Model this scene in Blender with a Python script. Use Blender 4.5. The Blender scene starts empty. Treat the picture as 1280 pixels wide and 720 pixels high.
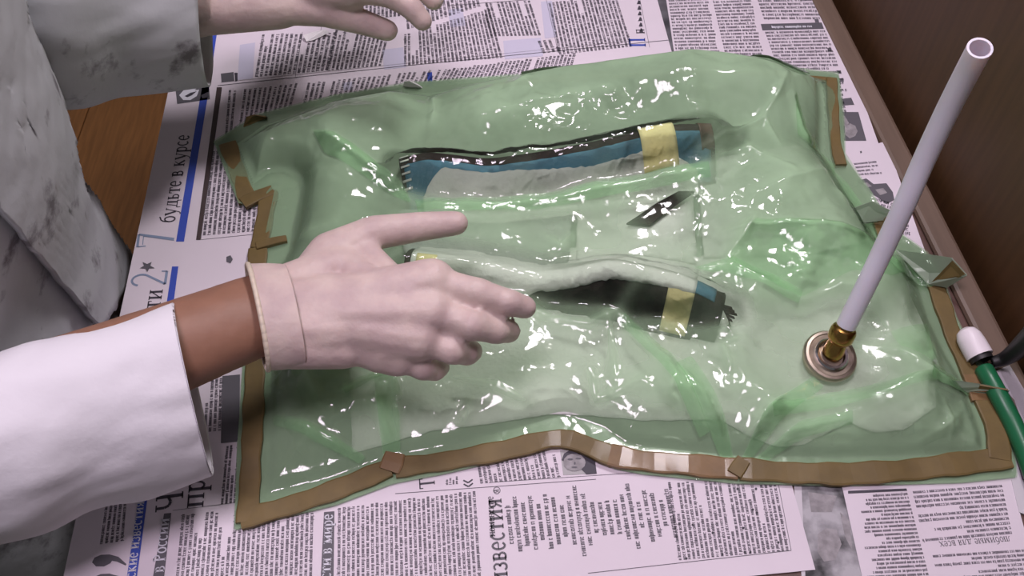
import bpy, bmesh, math, random
import numpy as np
from mathutils import Vector, Matrix

random.seed(7)
RNG = np.random.default_rng(11)
SC = bpy.context.scene
COL = SC.collection

# ------------------------------------------------------------------ camera
T = 0.75            # table top height above the floor
H = 0.70            # camera height above the table top
F = 1200.0          # focal length in pixels of a 1280 x 720 frame
PITCH = math.radians(55)
SP, CP = math.sin(PITCH), math.cos(PITCH)
cam_d = bpy.data.cameras.new('camera')
cam_d.sensor_width = 36.0
cam_d.lens = F * 36.0 / 1280.0
cam_d.clip_start = 0.02
cam = bpy.data.objects.new('camera', cam_d)
cam.location = (0, 0, T + H)
cam.rotation_euler = (math.radians(90) - PITCH, 0, 0)
COL.objects.link(cam)
SC.camera = cam

# ------------------------------------------------------------------ light
world = bpy.data.worlds.new('world')
world.use_nodes = True
wb_ = world.node_tree.nodes['Background']
wb_.inputs[0].default_value = (0.86, 0.90, 0.92, 1)
wb_.inputs[1].default_value = 0.13
SC.world = world

def area_light(name, loc, target, size, power, color):
    d = bpy.data.lights.new(name, 'AREA')
    d.shape = 'RECTANGLE'
    d.size, d.size_y = size
    d.energy = power
    d.color = color
    o = bpy.data.objects.new(name, d)
    o.location = loc
    o.rotation_euler = (Vector(target) - Vector(loc)).to_track_quat('-Z', 'Y').to_euler()
    COL.objects.link(o)
    return o
area_light('ceiling_lamp_light', (-0.24, 0.20, 2.50), (0.15, 0.40, T), (0.40, 0.40), 17, (1.0, 0.83, 0.99))
area_light('ceiling_lamp_light', (0.50, 0.98, 2.05), (0.35, 0.40, T), (0.60, 0.25), 31, (1.0, 0.92, 0.985))

SC.view_settings.view_transform = 'Standard'
SC.view_settings.look = 'None'
SC.view_settings.exposure = 0.0
SC.view_settings.gamma = 1.0
SC.view_settings.use_curve_mapping = False

# ------------------------------------------------------------------ helpers
def U(px, py, z=0.0):
    """pixel of the 1280x720 photo -> world point at height z above the table top"""
    u, v = px - 640.0, py - 360.0
    t = (H - z) / (F * SP + v * CP)
    return Vector((u * t, (F * CP - v * SP) * t, T + z))

def U2(px, py, z=0.0):
    p = U(px, py, z)
    return (p.x, p.y)

def new_mesh(name, verts, faces, smooth=False):
    me = bpy.data.meshes.new(name)
    me.from_pydata([tuple(v) for v in verts], [], [tuple(f) for f in faces])
    if smooth:
        me.polygons.foreach_set('use_smooth', [True] * len(me.polygons))
    me.update()
    return me

def link(name, me, mat=None, parent=None):
    o = bpy.data.objects.new(name, me)
    COL.objects.link(o)
    if mat is not None and me is not None:
        if len(me.materials) == 0:
            me.materials.append(mat)
    if parent is not None:
        o.parent = parent
        o.matrix_parent_inverse = parent.matrix_world.inverted()
    return o

def empty(name, loc):
    o = bpy.data.objects.new(name, None)
    o.empty_display_size = 0.02
    o.location = loc
    COL.objects.link(o)
    o.matrix_world = Matrix.Translation(loc)
    return o

def tag(o, label=None, cat=None, group=None, kind=None):
    if label: o['label'] = label
    if cat: o['category'] = cat
    if group: o['group'] = group
    if kind: o['kind'] = kind
    return o

def box_mesh(name, size, bevel=0.0, seg=2):
    bm = bmesh.new()
    bmesh.ops.create_cube(bm, size=1)
    bmesh.ops.scale(bm, vec=size, verts=bm.verts)
    if bevel > 0:
        bmesh.ops.bevel(bm, geom=bm.edges[:], offset=bevel, segments=seg, affect='EDGES', profile=0.5)
    me = bpy.data.meshes.new(name)
    bm.to_mesh(me); bm.free()
    return me

def box(name, size, loc, mat, parent=None, rotz=0, bevel=0.002):
    me = box_mesh(name, size, bevel)
    o = link(name, me, mat)
    o.location = loc
    o.rotation_euler = (0, 0, rotz)
    if parent is not None:
        bpy.context.view_layer.update()
        o.parent = parent
        o.matrix_parent_inverse = parent.matrix_world.inverted()
    return o

# ---- procedural materials
def mat(name, color, rough=0.6, metal=0.0, var=0.0, vscale=20.0, bump=0.0, bscale=60.0,
        color2=None, coat=0.0, stretch=None, spec=0.5, detail=4.0, sss=0.0):
    m = bpy.data.materials.new(name)
    m.use_nodes = True
    nt = m.node_tree
    b = nt.nodes['Principled BSDF']
    b.inputs['Base Color'].default_value = (*color, 1)
    b.inputs['Roughness'].default_value = rough
    b.inputs['Metallic'].default_value = metal
    b.inputs['Specular IOR Level'].default_value = spec
    b.inputs['Coat Weight'].default_value = coat
    b.inputs['Coat Roughness'].default_value = 0.08
    if sss > 0:
        b.inputs['Subsurface Weight'].default_value = sss
        b.inputs['Subsurface Radius'].default_value = (0.008, 0.004, 0.003)
        b.inputs['Subsurface Scale'].default_value = 1.0
    tc = nt.nodes.new('ShaderNodeTexCoord')
    mp = nt.nodes.new('ShaderNodeMapping')
    if stretch: mp.inputs['Scale'].default_value = stretch
    nt.links.new(tc.outputs['Object'], mp.inputs['Vector'])
    if var > 0 or color2:
        n = nt.nodes.new('ShaderNodeTexNoise')
        n.inputs['Scale'].default_value = vscale
        n.inputs['Detail'].default_value = detail
        nt.links.new(mp.outputs[0], n.inputs['Vector'])
        r = nt.nodes.new('ShaderNodeValToRGB')
        c2 = color2 if color2 else tuple(c * (1 - var) for c in color)
        r.color_ramp.elements[0].position = 0.35
        r.color_ramp.elements[1].position = 0.65
        r.color_ramp.elements[0].color = (*c2, 1)
        r.color_ramp.elements[1].color = (*color, 1)
        nt.links.new(n.outputs['Fac'], r.inputs['Fac'])
        nt.links.new(r.outputs['Color'], b.inputs['Base Color'])
    if bump > 0:
        n2 = nt.nodes.new('ShaderNodeTexNoise')
        n2.inputs['Scale'].default_value = bscale
        n2.inputs['Detail'].default_value = 5.0
        nt.links.new(mp.outputs[0], n2.inputs['Vector'])
        bp = nt.nodes.new('ShaderNodeBump')
        bp.inputs['Strength'].default_value = bump
        bp.inputs['Distance'].default_value = 0.004
        nt.links.new(n2.outputs['Fac'], bp.inputs['Height'])
        nt.links.new(bp.outputs[0], b.inputs['Normal'])
    return m

def film_material(name, clear, tint, body, gloss_rough, bump, fres=1.45, fog=False):
    """thin green polythene: clear part, milky part and a glossy skin"""
    m = bpy.data.materials.new(name)
    m.use_nodes = True
    nt = m.node_tree
    nt.nodes.clear()
    L = nt.links.new
    out = nt.nodes.new('ShaderNodeOutputMaterial')
    tr = nt.nodes.new('ShaderNodeBsdfTransparent'); tr.inputs[0].default_value = (*tint, 1)
    di = nt.nodes.new('ShaderNodeBsdfDiffuse'); di.inputs[0].default_value = (*body, 1)
    tl = nt.nodes.new('ShaderNodeBsdfTranslucent'); tl.inputs[0].default_value = (*body, 1)
    gl = nt.nodes.new('ShaderNodeBsdfGlossy')
    gl.inputs['Roughness'].default_value = gloss_rough
    tc = nt.nodes.new('ShaderNodeTexCoord')
    # crinkles
    w = nt.nodes.new('ShaderNodeTexNoise'); w.inputs['Scale'].default_value = 9.0; w.inputs['Detail'].default_value = 3
    L(tc.outputs['Object'], w.inputs['Vector'])
    mixv = nt.nodes.new('ShaderNodeMix'); mixv.data_type = 'VECTOR'; mixv.inputs['Factor'].default_value = 0.06
    L(tc.outputs['Object'], mixv.inputs['A']); L(w.outputs['Color'], mixv.inputs['B'])
    vo = nt.nodes.new('ShaderNodeTexVoronoi'); vo.feature = 'DISTANCE_TO_EDGE'; vo.inputs['Scale'].default_value = 42.0
    L(mixv.outputs['Result'], vo.inputs['Vector'])
    mr = nt.nodes.new('ShaderNodeMapRange'); mr.inputs['From Max'].default_value = 0.16
    L(vo.outputs['Distance'], mr.inputs['Value'])
    n2 = nt.nodes.new('ShaderNodeTexNoise'); n2.inputs['Scale'].default_value = 70.0; n2.inputs['Detail'].default_value = 3
    L(tc.outputs['Object'], n2.inputs['Vector'])
    ad = nt.nodes.new('ShaderNodeMath'); ad.operation = 'MULTIPLY_ADD'; ad.inputs[1].default_value = 0.8
    L(n2.outputs['Fac'], ad.inputs[0]); L(mr.outputs[0], ad.inputs[2])
    bp = nt.nodes.new('ShaderNodeBump'); bp.inputs['Strength'].default_value = bump; bp.inputs['Distance'].default_value = 0.003
    L(ad.outputs[0], bp.inputs['Height'])
    L(bp.outputs[0], gl.inputs['Normal'])
    # milky amount varies a little
    n3 = nt.nodes.new('ShaderNodeTexNoise'); n3.inputs['Scale'].default_value = 14.0; n3.inputs['Detail'].default_value = 4
    L(tc.outputs['Object'], n3.inputs['Vector'])
    mr3 = nt.nodes.new('ShaderNodeMapRange')
    mr3.inputs['From Min'].default_value = 0.3; mr3.inputs['From Max'].default_value = 0.7
    mr3.inputs['To Min'].default_value = max(0, 1 - clear - 0.08); mr3.inputs['To Max'].default_value = min(1, 1 - clear + 0.08)
    L(n3.outputs['Fac'], mr3.inputs['Value'])
    m1 = nt.nodes.new('ShaderNodeMixShader'); m1.inputs[0].default_value = 0.35
    L(di.outputs[0], m1.inputs[1]); L(tl.outputs[0], m1.inputs[2])
    m2 = nt.nodes.new('ShaderNodeMixShader')
    if fog:                                            # loose and folded film is cloudier than pressed film; the right side too, to look brighter lit
        at = nt.nodes.new('ShaderNodeAttribute'); at.attribute_name = 'fog'
        sm = nt.nodes.new('ShaderNodeMath'); sm.operation = 'ADD'; sm.use_clamp = True
        L(mr3.outputs[0], sm.inputs[0]); L(at.outputs['Fac'], sm.inputs[1])
        L(sm.outputs[0], m2.inputs[0])
    else:
        L(mr3.outputs[0], m2.inputs[0])
    L(tr.outputs[0], m2.inputs[1]); L(m1.outputs[0], m2.inputs[2])
    fr = nt.nodes.new('ShaderNodeFresnel'); fr.inputs['IOR'].default_value = fres
    L(bp.outputs[0], fr.inputs['Normal'])
    m3 = nt.nodes.new('ShaderNodeMixShader')
    L(fr.outputs[0], m3.inputs[0]); L(m2.outputs[0], m3.inputs[1]); L(gl.outputs[0], m3.inputs[2])
    L(m3.outputs[0], out.inputs['Surface'])
    return m

def photo_material(name, scale, lo, hi):
    m = mat(name, hi, 0.6, var=0.5, vscale=scale, color2=lo, detail=8.0)
    return m

# colours are linear
M = {}
M['paper'] = mat('newsprint', (0.72, 0.65, 0.705), 0.75, var=0.06, vscale=9, bump=0.10, bscale=25)
M['paper_grey'] = mat('newsprint_grey', (0.60, 0.57, 0.60), 0.75, var=0.06, vscale=9, bump=0.08, bscale=25)
M['ink'] = mat('printing_ink', (0.045, 0.04, 0.055), 0.6)
M['ink_soft'] = mat('printing_ink_soft', (0.11, 0.10, 0.12), 0.6)
M['ink_brown'] = mat('brown_ink', (0.055, 0.035, 0.035), 0.6)
M['ink_grey'] = mat('grey_ink', (0.10, 0.095, 0.11), 0.6)
M['ink_pale'] = mat('pale_grey_blue_ink', (0.22, 0.28, 0.40), 0.6)
M['ink_blue'] = mat('blue_ink', (0.035, 0.075, 0.42), 0.6)
M['ink_lilac'] = mat('pale_blue_ink', (0.42, 0.46, 0.66), 0.6)
M['ink_white'] = mat('unprinted_white', (0.66, 0.66, 0.72), 0.7)
M['photo_dark'] = photo_material('grey_photo', 45, (0.02, 0.02, 0.022), (0.42, 0.41, 0.43))
M['photo_mid'] = photo_material('dim_photo', 30, (0.035, 0.033, 0.04), (0.13, 0.125, 0.14))
M['skin_print'] = mat('grey_face_print', (0.33, 0.31, 0.32), 0.6, var=0.35, vscale=160)

M['film'] = film_material('green_bag_film', 0.88, (0.88, 0.96, 0.865), (0.52, 0.75, 0.48), 0.075, 0.10, fog=True)
M['film_fold'] = film_material('green_bag_film_doubled', 0.96, (0.94, 1.0, 0.94), (0.50, 0.95, 0.48), 0.075, 0.10, fog=True)
M['film_back'] = film_material('green_bag_film_lower', 0.28, (0.84, 0.93, 0.84), (0.46, 0.56, 0.43), 0.25, 0.15)
M['tape'] = mat('tan_sealant', (0.155, 0.105, 0.030), 0.6, var=0.18, vscale=60, bump=0.12, bscale=60, coat=0.08)
M['tape_red'] = mat('tan_sealant_bunched', (0.200, 0.115, 0.042), 0.55, var=0.2, vscale=60, bump=0.2, bscale=60, coat=0.2)
M['felt'] = mat('white_felt', (0.72, 0.72, 0.69), 0.95, var=0.10, vscale=35, bump=0.35, bscale=180)
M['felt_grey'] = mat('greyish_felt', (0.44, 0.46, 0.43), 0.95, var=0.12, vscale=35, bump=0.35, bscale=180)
M['blue_ply'] = mat('blue_peel_ply', (0.07, 0.20, 0.30), 0.6, var=0.2, vscale=60, bump=0.2, bscale=300)
M['carbon'] = mat('dark_carbon', (0.038, 0.025, 0.025), 0.75, spec=0.2, var=0.4, vscale=90, bump=0.25, bscale=200)
M['carbon_brown'] = mat('brown_mould_end', (0.11, 0.045, 0.035), 0.5, var=0.4, vscale=80)
M['masking'] = mat('yellow_masking_tape', (0.92, 0.80, 0.42), 0.7, var=0.10, vscale=70, bump=0.2, bscale=250)
M['steel'] = mat('worn_steel', (0.55, 0.47, 0.38), 0.42, 1.0, var=0.35, vscale=60, stretch=(1, 1, 8))
M['steel_bright'] = mat('bright_steel', (0.62, 0.58, 0.60), 0.20, 1.0)
M['brass'] = mat('brass', (0.50, 0.29, 0.09), 0.24, 1.0, var=0.3, vscale=60)
M['coat'] = mat('white_cotton', (0.72, 0.70, 0.74), 0.9, var=0.05, vscale=12, bump=0.25, bscale=45)
M['glove'] = mat('latex_glove', (0.60, 0.48, 0.43), 0.55, var=0.10, vscale=45, bump=0.6, bscale=38, color2=(0.50, 0.38, 0.36), sss=0.15)
M['glove_cuff'] = mat('latex_rolled_cuff', (0.66, 0.55, 0.43), 0.5, sss=0.15)
M['skin'] = mat('skin', (0.29, 0.145, 0.092), 0.55, var=0.15, vscale=40, bump=0.1, bscale=120, sss=0.15)
M['hair'] = mat('dark_hair', (0.03, 0.022, 0.018), 0.6, bump=0.6, bscale=90, stretch=(1, 1, 0.2))
M['trousers'] = mat('dark_cloth', (0.03, 0.032, 0.04), 0.9)
M['shoe'] = mat('black_leather', (0.015, 0.014, 0.014), 0.4)
M['floor_wood'] = mat('laminate_floor', (0.27, 0.12, 0.036), 0.45, var=0.25, vscale=14, stretch=(9, 0.8, 1))
M['table_wood'] = mat('dark_red_brown_table', (0.115, 0.062, 0.050), 0.5, var=0.25, vscale=25, stretch=(6, 0.6, 1))
M['trim_wood'] = mat('grey_brown_edging', (0.155, 0.105, 0.075), 0.5, var=0.15, vscale=25, stretch=(6, 0.6, 1))
M['cabinet_wood'] = mat('brown_cabinet_laminate', (0.100, 0.047, 0.018), 0.5, var=0.22, vscale=16, stretch=(8, 8, 0.6))
M['white_plastic'] = mat('white_plastic', (0.80, 0.74, 0.77), 0.4)
M['tube'] = mat('translucent_tube', (0.80, 0.74, 0.82), 0.35, var=0.05, vscale=40, sss=0.3)
M['hose_green'] = mat('green_rubber_hose', (0.010, 0.13, 0.05), 0.35)
M['black_rubber'] = mat('black_rubber', (0.012, 0.011, 0.012), 0.5)
M['purple'] = mat('dark_purple_plastic', (0.05, 0.012, 0.05), 0.5)
M['wall_paint'] = mat('wall_paint', (0.55, 0.53, 0.48), 0.9, bump=0.05)
M['white_scrap'] = mat('white_paper', (0.85, 0.82, 0.83), 0.7)

# coat: add dirty smudges with shapes of their own
def dirty(m, dens=0.60, scale=16):
    nt = m.node_tree
    b = nt.nodes['Principled BSDF']
    src = b.inputs['Base Color'].links[0].from_socket
    tc = nt.nodes.new('ShaderNodeTexCoord')
    n = nt.nodes.new('ShaderNodeTexNoise'); n.inputs['Scale'].default_value = scale; n.inputs['Detail'].default_value = 6
    n.inputs['Roughness'].default_value = 0.62
    nt.links.new(tc.outputs['Object'], n.inputs['Vector'])
    r = nt.nodes.new('ShaderNodeValToRGB')
    r.color_ramp.elements[0].position = dens; r.color_ramp.elements[0].color = (0, 0, 0, 1)
    r.color_ramp.elements[1].position = dens + 0.12; r.color_ramp.elements[1].color = (1, 1, 1, 1)
    nt.links.new(n.outputs['Fac'], r.inputs['Fac'])
    mx = nt.nodes.new('ShaderNodeMix'); mx.data_type = 'RGBA'
    mx.inputs['B'].default_value = (0.16, 0.15, 0.16, 1)
    nt.links.new(r.outputs['Color'], mx.inputs['Factor'])
    nt.links.new(src, mx.inputs['A'])
    nt.links.new(mx.outputs['Result'], b.inputs['Base Color'])
M['coat_dirty_shaded'] = mat('stained_shaded_white_cotton', (0.46, 0.47, 0.485), 0.9, var=0.12, vscale=7, bump=0.3, bscale=40)  # shade on body and left sleeve is in this grey base; stains follow
dirty(M['coat_dirty_shaded'], 0.575, 24)

# ---- numpy noise
_perm = RNG.permutation(512)
_ang = RNG.uniform(0, 2 * np.pi, 512)
def perlin(x, y):
    xi = np.floor(x).astype(int); yi = np.floor(y).astype(int)
    xf = x - xi; yf = y - yi
    def g(ix, iy, dx, dy):
        h = _perm[(_perm[ix % 512] + iy) % 512]
        a = _ang[h]
        return np.cos(a) * dx + np.sin(a) * dy
    u = xf * xf * xf * (xf * (xf * 6 - 15) + 10); v = yf * yf * yf * (yf * (yf * 6 - 15) + 10)
    a = g(xi, yi, xf, yf); b = g(xi + 1, yi, xf - 1, yf)
    c = g(xi, yi + 1, xf, yf - 1); d = g(xi + 1, yi + 1, xf - 1, yf - 1)
    return (a * (1 - u) + b * u) * (1 - v) + (c * (1 - u) + d * u) * v
_hts = RNG.uniform(-1, 1, 512)
def facets(x, y):
    """piecewise flat noise with straight creases (linear over a triangle lattice)"""
    k = (x + y) * 0.3660254
    u, v = x + k, y + k
    ui = np.floor(u).astype(int); vi = np.floor(v).astype(int)
    fu, fv = u - ui, v - vi
    hh = lambda a, b: _hts[_perm[(_perm[a % 512] + b * 7) % 512]]
    h00, h11, h10, h01 = hh(ui, vi), hh(ui + 1, vi + 1), hh(ui + 1, vi), hh(ui, vi + 1)
    lo = h00 + fu * (h10 - h00) + fv * (h11 - h10)
    up = h00 + fv * (h01 - h00) + fu * (h11 - h01)
    return np.where(fu > fv, lo, up)
def sstep(a, b, x):
    t = np.clip((x - a) / (b - a), 0, 1)
    return t * t * (3 - 2 * t)
def in_poly(x, y, P):
    ins = np.zeros(x.shape, bool)
    n = len(P)
    for i in range(n):
        x0, y0 = P[i]; x1, y1 = P[(i + 1) % n]
        if y0 == y1: continue
        c = ((y0 > y) != (y1 > y)) & (x < (x1 - x0) * (y - y0) / (y1 - y0) + x0)
        ins ^= c
    return ins
def poly_dist(x, y, P, closed=True):
    """distance, nearest point, and running parameter along a polyline"""
    best = np.full(x.shape, 1e9); bx = np.zeros(x.shape); by = np.zeros(x.shape); bt = np.zeros(x.shape)
    n = len(P) if closed else len(P) - 1
    for i in range(n):
        x0, y0 = P[i]; x1, y1 = P[(i + 1) % len(P)]
        dx, dy = x1 - x0, y1 - y0
        t = np.clip(((x - x0) * dx + (y - y0) * dy) / (dx * dx + dy * dy + 1e-12), 0, 1)
        qx = x0 + t * dx; qy = y0 + t * dy
        d = np.hypot(x - qx, y - qy)
        m = d < best
        best = np.where(m, d, best); bx = np.where(m, qx, bx); by = np.where(m, qy, by); bt = np.where(m, i + t, bt)
    return best, bx, by, bt / max(n, 1)

def grid_patch(P, spacing, hfun, jitter=0.0):
    """mesh of the inside of polygon P (xy) with clean edges; z from hfun(x,y)"""
    P = np.array(P)
    x0, y0 = P.min(0) - spacing; x1, y1 = P.max(0) + spacing
    nx = int((x1 - x0) / spacing) + 2; ny = int((y1 - y0) / spacing) + 2
    X, Y = np.meshgrid(x0 + np.arange(nx) * spacing, y0 + np.arange(ny) * spacing)
    cx = X[:-1, :-1] + spacing / 2; cy = Y[:-1, :-1] + spacing / 2
    keep = in_poly(cx, cy, P)
    cnt = np.zeros(X.shape, int)
    cnt[:-1, :-1] += keep; cnt[1:, :-1] += keep; cnt[:-1, 1:] += keep; cnt[1:, 1:] += keep
    used = cnt > 0
    bnd = used & (cnt < 4)
    _, qx, qy, _ = poly_dist(X[bnd], Y[bnd], P)
    X[bnd] = qx; Y[bnd] = qy
    idx = np.full(X.shape, -1); idx[used] = np.arange(used.sum())
    xs, ys = X[used], Y[used]
    zs = hfun(xs, ys)
    j, i = np.nonzero(keep)
    faces = np.stack([idx[j, i], idx[j, i + 1], idx[j + 1, i + 1], idx[j + 1, i]], 1)
    return np.stack([xs, ys, zs], 1), faces

# ================================================================== SETTING
# floor of laminate boards
fl = link('floor', box_mesh('floor', (5.0, 5.0, 0.04)), mat('floor_joint', (0.05, 0.025, 0.012), 0.8))
fl.location = (0, 1.0, -0.026)
tag(fl, 'brown laminate floor seen beside the coat', kind='structure')
bpy.context.view_layer.update()
plank_me = box_mesh('plank', (0.188, 1.18, 0.012), 0.0015, 1)
plank_me.materials.append(M['floor_wood'])
for i in range(7):
    for j in range(3):
        o = bpy.data.objects.new('plank', plank_me); COL.objects.link(o)
        o.location = (-1.18 + i * 0.19, -0.55 + j * 1.184 + (i % 3) * 0.39, 0.0)
        o.parent = fl; o.matrix_parent_inverse = fl.matrix_world.inverted()

wl = box('wall_back', (5.0, 0.1, 2.7), (0, 3.05, 1.35), M['wall_paint'], bevel=0)
tag(wl, 'plain pale wall behind the table', kind='structure')

# table: turned a few degrees, its right edge seen beside the newspapers
e0 = U(1040, 0); e1 = U(1264, 438)
edge_dir = (e0 - e1).normalized()            # along the right edge, away from the camera
TA = math.atan2(-edge_dir.x, edge_dir.y)
TR = Matrix.Rotation(TA, 4, 'Z')
tw, tl = 0.725, 1.30
right_mid = e1 + edge_dir * 0.25
nrm = Vector((edge_dir.y, -edge_dir.x, 0))   # to the right
tc_ = right_mid - nrm * (tw / 2) ; tc_.z = T
table = empty('work_table', (tc_.x, tc_.y, 0))
tag(table, 'dark brown wooden work table under the spread newspapers', 'table')
trim_w = 0.024
def tbox(name, lx, ly, lz, size, m, bevel=0.002):
    p = tc_ + TR @ Vector((lx, ly, 0)); return box(name, size, (p.x, p.y, lz), m, table, TA, bevel)
tbox('table_top', -trim_w / 2, 0, T - 0.0125, (tw - trim_w - 0.002, tl, 0.025), M['table_wood'])
tbox('edge_strip', tw / 2 - trim_w / 2, 0, T - 0.012, (trim_w, tl, 0.030), M['trim_wood'], 0.004)
for sx in (-1, 1):
    tbox('side_rail', sx * (tw / 2 - 0.07), 0, T - 0.075, (0.02, tl - 0.16, 0.10), M['table_wood'])
    tbox('end_rail', 0, sx * (tl / 2 - 0.07), T - 0.075, (tw - 0.16, 0.02, 0.10), M['table_wood'])
    for sy in (-1, 1):
        tbox('leg', sx * (tw / 2 - 0.07), sy * (tl / 2 - 0.07), (T - 0.025) / 2 + 0.003, (0.05, 0.05, T - 0.031), M['table_wood'], 0.004)

# tall cabinet standing against the right edge of the table
cw, cd, ch = 0.55, 1.7, 1.9
cp = right_mid + nrm * (cw / 2 + 0.012) ; cp.z = 0
cab = empty('cabinet', (cp.x, cp.y, 0))
tag(cab, 'tall brown laminate cabinet standing against the right edge of the table', 'cabinet')
def cbox(name, lx, ly, lz, size, m, parent=None, bevel=0.002):
    p = cp + TR @ Vector((lx, ly, 0)); return box(name, size, (p.x, p.y, lz), m, parent or cab, TA, bevel)
cbox('side_panel', -cw / 2 + 0.009, 0, ch / 2, (0.018, cd, ch), M['cabinet_wood'])
cbox('side_panel', cw / 2 - 0.009, 0, ch / 2, (0.018, cd, ch), M['cabinet_wood'])
cbox('end_panel', 0, cd / 2 - 0.009, ch / 2, (cw - 0.038, 0.016, ch), M['cabinet_wood'])
cbox('top_panel', 0, 0, ch + 0.010, (cw, cd, 0.018), M['cabinet_wood'])
for s in (-1, 1):
    d = cbox('door', s * (cw / 4 - 0.005), -cd / 2 - 0.011, ch / 2 + 0.03, (cw / 2 - 0.014, 0.018, ch - 0.08), M['cabinet_wood'])
    cbox('handle', s * 0.03, -cd / 2 - 0.032, 1.0, (0.012, 0.022, 0.14), M['steel_bright'], d, 0.004)

# ================================================================== NEWSPAPERS
class Print:
    """flat print: quads on the table plane, in metres"""
    def __init__(self, z): self.v = []; self.f = []; self.z = z; self.marks = []
    def quad(self, a, b, c, d):
        n = len(self.v)
        for p in (a, b, c, d): self.v.append((p[0], p[1], T + self.z))
        self.f.append((n, n + 1, n + 2, n + 3))
    def pxpoly(self, pts):
        n = len(self.v)
        for p in pts:
            q = U(*p, self.z); self.v.append((q.x, q.y, q.z))
        self.f.append(tuple(range(n, n + len(pts))))
    def line(self, a, b, w):
        """stroke between two metre points"""
        a = Vector(a[:2]); b = Vector(b[:2]); d = b - a
        if d.length < 1e-9: return
        n = Vector((-d.y, d.x)).normalized() * (w / 2)
        self.quad(a - n, b - n, b + n, a + n)
    def pxline(self, a, b, w): self.line(U(*a, self.z), U(*b, self.z), w)
    def column(self, s0, e0, s1, e1, nlines, fill=0.62, ragged=0.0, hsize=0.56, gap=0.10, center=False, weight=1.0):
        """a block of small set type. s0/e0 start and end of the first line, s1/e1 of the last (pixels)"""
        s0, e0, s1, e1 = [Vector(U2(*p, self.z)) for p in (s0, e0, s1, e1)]
        for k in range(nlines):
            f = k / max(1, nlines - 1)
            a = s0.lerp(s1, f); b = e0.lerp(e1, f)
            L = (b - a).length
            pitch = (s1 - s0).length / max(1, nlines - 1)
            ex = (b - a) / L; ey = Vector((-ex.y, ex.x))
            xh = pitch * hsize
            t = 0.0; end = L
            if ragged > 0:
                cut = random.random() * ragged * L
                if center: t = cut / 2; end = L - cut / 2
                else: end = L - cut
            elif random.random() < gap: end = L * random.uniform(0.3, 0.9)
            while t < end:
                nl = random.choice((1, 2, 3, 5, 6, 7, 8, 9, 10, 4))
                for _ in range(nl):
                    lw = xh * random.choice((0.62, 0.68, 0.72, 0.95))
                    if t + lw > end: t = end + 1; break
                    st = xh * 0.25 * weight
                    def R(x0, x1, y0, y1):
                        self.quad(a + ex * (t + x0) + ey * y0, a + ex * (t + x1) + ey * y0, a + ex * (t + x1) + ey * y1, a + ex * (t + x0) + ey * y1)
                    k_ = random.random(); w_ = lw * 0.82
                    up = xh * (1.35 if random.random() < 0.08 else 1.0); dn = -xh * (0.35 if random.random() < 0.08 else 0.0)
                    R(0, st, dn, up)
                    if k_ < 0.75: R(w_ - st, w_, 0, xh)
                    if k_ < 0.25: R(st, w_ - st, xh * 0.42, xh * 0.42 + st * 0.8)
                    elif k_ < 0.5: R(st, w_ - st, xh - st * 0.8, xh)
                    elif k_ < 0.62: R(st, w_ - st, 0, st * 0.8); R(st, w_ - st, xh - st * 0.8, xh)
                    else: R(st, w_ * 0.9, xh * 0.7, xh * 0.7 + st); R(st, w_ * 0.9, 0, st * 0.8)
                    t += lw
                t += xh * 0.42
    def text(self, s, p0, p1, p_aspect=1.0, weight=1.0):
        """set a heading in a seriffed stroke face between two baseline pixels; p_aspect stretches the letters upward"""
        a = Vector(U2(*p0, self.z)); b = Vector(U2(*p1, self.z))
        adv = sum(GLYPH[c][0] for c in s)
        sc = (b - a).length / adv
        ex = (b - a).normalized(); ey = Vector((-ex.y, ex.x)) * p_aspect
        x = 0.0
        for c in s:
            w, strokes = GLYPH[c]
            if strokes: self.marks.append(len(self.f))
            for pts, wd in strokes:
                for q0, q1 in zip(pts[:-1], pts[1:]):
                    A = a + ex * (x + q0[0]) * sc + ey * q0[1] * sc
                    B = a + ex * (x + q1[0]) * sc + ey * q1[1] * sc
                    self.line(A, B, wd * sc * weight)
            x += w
    def build(self, name, m, parent):
        if not self.f: return None
        if name in ('body_text', 'rule_line', 'bullet', 'title_bar_text', 'logo_lettering', 'white_lettering', 'section_bar_lettering', 'portrait_features'):
            return tag(link(name, new_mesh(name, self.v, self.f), m, parent), kind='stuff')
        cuts = self.marks if self.marks else list(range(len(self.f)))      # one object for each printed piece or letter
        for a, b in zip(cuts, cuts[1:] + [len(self.f)]):
            fs = self.f[a:b]
            if not fs: continue
            used = [i for f_ in fs for i in f_]; lo = min(used)
            link(name, new_mesh(name, self.v[lo:max(used) + 1], [tuple(i - lo for i in f_) for f_ in fs]), m, parent)

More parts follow.
